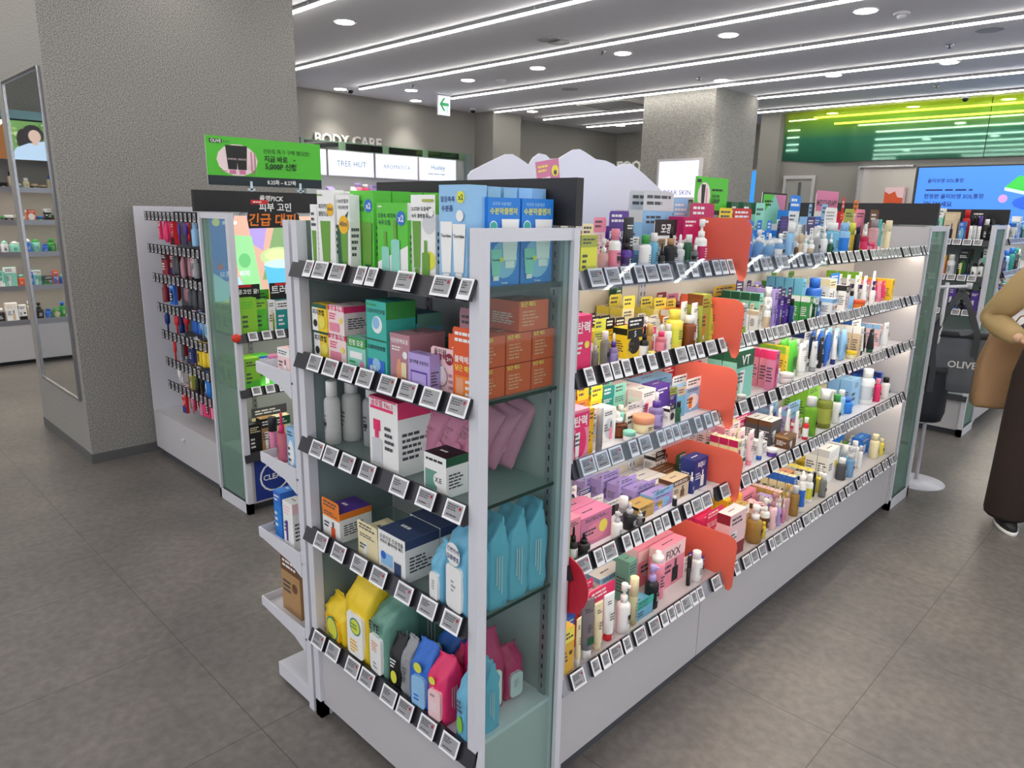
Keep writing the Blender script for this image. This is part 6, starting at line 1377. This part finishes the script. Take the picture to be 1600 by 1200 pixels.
# ================================================================ tote bags on the stand
def tote(name,c,W,H,D,yaw,m,lab,txt=None,strap=.3,tilt=.0,sw=.0):
    e=empty(name,c,yaw); e.rotation_euler[1]=tilt; tag(e,lab,'tote bag'); rn=random.Random(len(lab)); mb=MB()
    loft(mb,[(0,W*.40,D*.35,0,0),(H*.03,W*.46,D*.5,0,0),(H*.2,W*.5,D*.5,0,0),(H*.5,W*.49,D*.42,.004,0),(H*.8,W*.48,D*.36,0,.006),(H,W*.46,D*.30,0,0)],m,28,sup=.3,crease=.006,rnd=rn); mb.build('bag_body',e)
    hm=MB(); loft(hm,[(H*.90,W*.478,D*.34,0,0),(H*.995,W*.465,D*.31,0,0)],nm('tote_hem',(.23,.24,.26),.8),28,sup=.3); hm.build('hem_band',e)
    for s in (-1,1):
        q=MB(); pts=[(-W*.22,s*D*.36,H*.45),(-W*.22,s*D*.34,H*.98),(-W*.10,s*D*.2,H+strap*.6),(0,0,H+strap),(W*.10,s*D*.2,H+strap*.6),(W*.22,s*D*.34,H*.98),(W*.22,s*D*.36,H*.45)]
        for a,b in zip(pts,pts[1:]):
            a=Vector(a);b=Vector(b); u=Vector((.017,0,0)) if abs((b-a).normalized().x)<.8 else Vector((0,0,.017)); n_=Vector((0,-.002*s,0))
            q.face([a-u+n_,a+u+n_,b+u+n_,b-u+n_],nm('tote_strap',(.30,.31,.33),.8)); q.face([a-u-n_,b-u-n_,b+u-n_,a+u-n_],nm('tote_strap',(.30,.31,.33),.8))
        q.build('strap',e)
    if txt: b=MB(); f=Fr(b,(-W*.45,-D*.5-.022,H*.40),(1,0,0),(0,0,1),W*.9,.1); f.text('OLIVE',.62,.3,.34,'w'); f.text('G',.84,.72,.06,'w'); b.build('printed_word',e)
M_TOTE=nm('tote_mesh',(.52,.54,.57),.7,alpha=.42); M_TOTE2=nm('tote_dark',(.13,.15,.18),.6,alpha=.08)
tote('mesh_tote_bag',(-1.05,4.84,.60),.48,.36,.15,R(16),M_TOTE,'grey see-through mesh tote with white OLIVE print hanging on the stand',True,.24)
tote('dark_tote_bag',(-1.20,4.74,.40),.36,.34,.13,R(18),M_TOTE2,'dark grey tote hanging lower behind the mesh tote',None,.46)
# ================================================================ people
def person(x,y,yaw,H,top,pant,hair,skin,lab,arm='down',bagarm=False):
    e=empty('person',(x,y,0),yaw); tag(e,lab,'person'); k=H/1.7; S=nm('skin_tone',skin,.5)
    def skinmesh(name,pts,edges,mat,sub=2):
        me=bpy.data.meshes.new(name); me.from_pydata([tuple(Vector(p[:3])*k) for p in pts],edges,[]); o=bpy.data.objects.new(name,me); C.objects.link(o)
        md=o.modifiers.new('s','SKIN'); 
        for i,p in enumerate(pts): me.skin_vertices[0].data[i].radius=(p[3]*k,(p[4] if len(p)>4 else p[3])*k)
        me.skin_vertices[0].data[0].use_root=True; sb=o.modifiers.new('u','SUBSURF'); sb.levels=sub; sb.render_levels=sub
        dg=bpy.context.evaluated_depsgraph_get(); m2=bpy.data.meshes.new_from_object(o.evaluated_get(dg)); bpy.data.objects.remove(o); m2.materials.clear(); m2.materials.append(mat)
        for p in m2.polygons: p.use_smooth=True
        r=bpy.data.objects.new(name,m2); C.objects.link(r); r.parent=e; return r
    el=(.27,-.02,1.13) if not bagarm else (.25,.10,1.10); wr_=(.29,-.06,.88) if not bagarm else (.14,-.16,1.16)
    er=(-.27,-.02,1.13) if not bagarm else (-.30,.12,1.12); wl_=(-.29,-.06,.88) if not bagarm else (-.22,-.15,1.05)
    P=[(0,0,.93,.13,.10),(0,0,1.1,.12,.085),(0,0,1.28,.15,.095),(0,.0,1.40,.13,.08),(0,0,1.47,.055),(0,-.01,1.52,.052),
       (.165,0,1.385,.06),(.22,.0,1.27,.048),(*el,.038),(*wr_,.026),(-.165,0,1.385,.06),(-.22,0,1.27,.048),(*er,.038),(*wl_,.026),
       (.085,0,.86,.075),(.09,-.01,.48,.055),(.09,.01,.10,.04),(-.085,0,.86,.075),(-.09,-.01,.48,.055),(-.09,.01,.10,.04)]
    E_=[(0,1),(1,2),(2,3),(3,4),(4,5),(3,6),(6,7),(7,8),(8,9),(3,10),(10,11),(11,12),(12,13),(0,14),(14,15),(15,16),(0,17),(17,18),(18,19)]
    skinmesh('body',P,E_,S)
    # head: egg with nose, eyes, mouth, ears
    h=MB(); loft(h,[(1.50,.035,.04,0,-.02),(1.53,.058,.068,0,-.015),(1.57,.070,.085,0,-.005),(1.61,.076,.093,0,0),(1.65,.073,.09,0,.004),(1.68,.055,.068,0,.006),(1.70,.02,.025,0,.006)],S,20)
    h.prism([(-.012,1.575),(.012,1.575),(.0,1.62)],'y',-.112,-.08,S)
    for s in (-1,1): h.lathe([(.004,-.02),(.014,-.012),(.016,.006),(.004,.018)],S,(s*.078,.005,1.60),10,.5,1)
    for s in (-1,1): h.lathe([(.001,-.006),(.010,-.002),(.010,.002),(.001,.006)],'w',(s*.03,-.092,1.615),10,1,.6); h.lathe([(.001,-.004),(.005,0),(.001,.004)],'k',(s*.03,-.0985,1.615),8,1,.5)
    h.box(-.022,.022,-.088,-.08,1.553,1.560,nm('lip_tone',(.72,.38,.36),.5))
    h.v=[tuple(Vector(v)*k) for v in h.v]; h.build('head',e)
    q=MB(); loft(q,[(1.44,.06,.03,0,.085),(1.50,.085,.05,0,.062),(1.56,.092,.075,0,.045),(1.61,.090,.088,0,.03),(1.65,.086,.100,0,.01),(1.69,.070,.088,0,.005),(1.715,.030,.04,0,.005)],nm(hair,(.03,.028,.03),.5),20); q.v=[tuple(Vector(v)*k) for v in q.v]; q.build('hair',e)
    # hands
    for (wx,s) in ((wr_,1),(wl_,-1)):
        d=Vector((0,-.02,-.08)) if not bagarm else Vector((-s*.05,-.07,-.01)); w0=Vector(wx)
        pp=[(*w0,.022,.016),(*(w0+d*.5),.030,.014),(*(w0+d),.034,.013)]; skinmesh('palm',pp,[(0,1),(1,2)],S,1)
        side=d.cross(Vector((0,0,1) if bagarm else (1,0,0))).normalized()
        for i,(o_,ln) in enumerate(((-.026,.062),(-.009,.072),(.009,.068),(.025,.054))):
            b0=w0+d*.95+side*o_; dn=d.normalized(); cu=Vector((0,-.2,-.35)) if bagarm else Vector((0,-.4,-.1))
            b1=b0+dn*ln*.45; b2=b1+(dn+cu*.6).normalized()*ln*.3; b3=b2+(dn+cu*1.4).normalized()*ln*.25
            skinmesh('finger',[(*b0,.0085),(*b1,.008),(*b2,.0075),(*b3,.006)],[(0,1),(1,2),(2,3)],S,1)
        t0=w0+d*.35+side*-.028; t1=t0+side*-.02+d*.25; t2=t1+d*.4; skinmesh('thumb',[(*t0,.010),(*t1,.009),(*t2,.007)],[(0,1),(1,2)],S,1)
    T=nm('cloth_'+lab[:6].strip().replace(' ','_'),top,.85); PT=nm('trousers_'+lab[:5].strip(),pant,.85)
    J=[(0,0,.90,.18,.135),(0,0,1.05,.165,.125),(0,0,1.28,.175,.12),(0,0,1.40,.14,.095),(0,.0,1.455,.075),
       (.165,0,1.385,.085),(.23,.02,1.27,.082),(*el,.078),((el[0]+wr_[0])/2,(el[1]+wr_[1])/2,(el[2]+wr_[2])/2,.062),(wr_[0]*.96+el[0]*.04,wr_[1]*.9+el[1]*.1,wr_[2]*.9+el[2]*.1,.046),
       (-.165,0,1.385,.085),(-.23,.02,1.27,.082),(*er,.078),((er[0]+wl_[0])/2,(er[1]+wl_[1])/2,(er[2]+wl_[2])/2,.062),(wl_[0]*.96+er[0]*.04,wl_[1]*.9+er[1]*.1,wl_[2]*.9+er[2]*.1,.046)]
    skinmesh('jacket',J,[(0,1),(1,2),(2,3),(3,4),(3,5),(5,6),(6,7),(7,8),(8,9),(3,10),(10,11),(11,12),(12,13),(13,14)],T)
    t=MB()
    for s in (-1,1):
        rn=random.Random(3); loft(t,[(.06,.098,.125,s*.10,.01),(.08,.102,.13,s*.10,.01),(.3,.10,.12,s*.10,.0),(.6,.10,.12,s*.095,0),(.85,.10,.125,s*.085,0),(.97,.085,.11,s*.075,0)],PT,24,0,.004,rn)
    loft(t,[(.76,.10,.115,0,.0),(.80,.165,.128,0,0),(.88,.178,.13,0,0),(.99,.155,.115,0,0)],PT,24)
    t.v=[tuple(Vector(v)*k) for v in t.v]; t.build('trousers',e)
    for s in (-1,1):
        m=MB(); SH=nm('shoe_black',(.08,.08,.1),.5); loft(m,[(.0,.048,.135,s*.10,-.03),(.022,.050,.138,s*.10,-.03)],'w',20); loft(m,[(.022,.046,.132,s*.10,-.03),(.05,.044,.118,s*.10,-.02),(.085,.040,.07,s*.10,.03),(.10,.034,.05,s*.10,.045)],SH,20); m.v=[tuple(Vector(v)*k) for v in m.v]; m.build('shoe',e)
    return e
person(-.50,4.47,R(25),1.66,(.70,.60,.42),(.17,.12,.10),'black_hair',(.82,.66,.55),'standing shopper in beige jacket and wide dark brown trousers at right edge',bagarm=True)
person(-2.05,8.95,R(-20),1.66,(.2,.2,.22),(.15,.15,.17),'black_hair',(.82,.66,.55),'dark-haired person whose head shows before the blue screen')
# kraft paper bag on the shopper's arm
kb=empty('paper_bag',(-.735,4.63,.60),R(30)); tag(kb,"creased kraft paper bag hanging from the shopper's arm",'bag'); mk=nm('kraft_paper',(.66,.52,.38),.8)
m=MB(); rn=random.Random(8); loft(m,[(0,.135,.06,0,0),(.006,.14,.065,0,0),(.06,.141,.062,.0,0),(.12,.139,.066,.0,0),(.18,.141,.055,.0,0),(.24,.136,.056,.0,.0),(.29,.134,.04,.005,.0),(.34,.126,.042,.01,.0),(.40,.12,.02,.015,0)],mk,24,.95,.011,rn); m.build('bag_body',kb)
m=MB(); f=Fr(m,(.03,-.071,.14),(1,0,0),(0,0,1),.045,.055); f.rect(0,0,1,1,'lgy'); f.lines(.1,.1,.9,.9,3,'w'); m.build('label_sticker',kb)
m=MB().tube([(-.04,-.01,.40),(.02,0,.50),(.09,.0,.52),(.14,.0,.46),(.10,0,.40)],.004,mk,6); m.build('handle',kb)
# pink foil sachets fanned on the end rack's third shelf
for i,(a,off,h,rx,ry) in enumerate([(.455,.085,.16,-.2,.35),(.50,.11,.165,-.2,.40),(.545,.135,.165,-.2,.42),(.585,.155,.165,-.2,.45),(.62,.185,.17,-.15,.45),(.655,.215,.18,-.1,.4)]):
    o=build_item('pouch',.085,.034,h,['mu','pi'],i+11,[['l',.1,.5,.9,.9,3,'ps'],['e',.5,.25,.2,'mu']]); o.location=(-1.835+a*.82+.045,1.0+off+.02,.962); o.rotation_euler=(rx*.6-.1,ry*.85,.25+.12*(i%3)); tag(o,f"crinkled pink foil sachet, {ordn(i)} from the left in the leaning fan",'pouch','pink foil sachets fanned on the end rack')

for a,t_,z_ in ((.03,'모공고민 끝!',1.155),(.235,'트러블',1.155)):
    e=MB().box(0,.15,0,.004,-.03,.055,'k').build('cutout_card',loc=(-3.53,1.55+a,z_),rotz=R(90)); b=MB(); f=Fr(b,(0,-.0002,0),(1,0,0),(0,0,1),.15,.055); f.text(t_,.5,.35,.9,'w'); f.rect(.2,.75,.7,.98,'r'); b.build('printed_face',e); tag(e,f"small black card with white lettering above the green cartons, {'left' if a<.1 else 'right'} one",'sign')
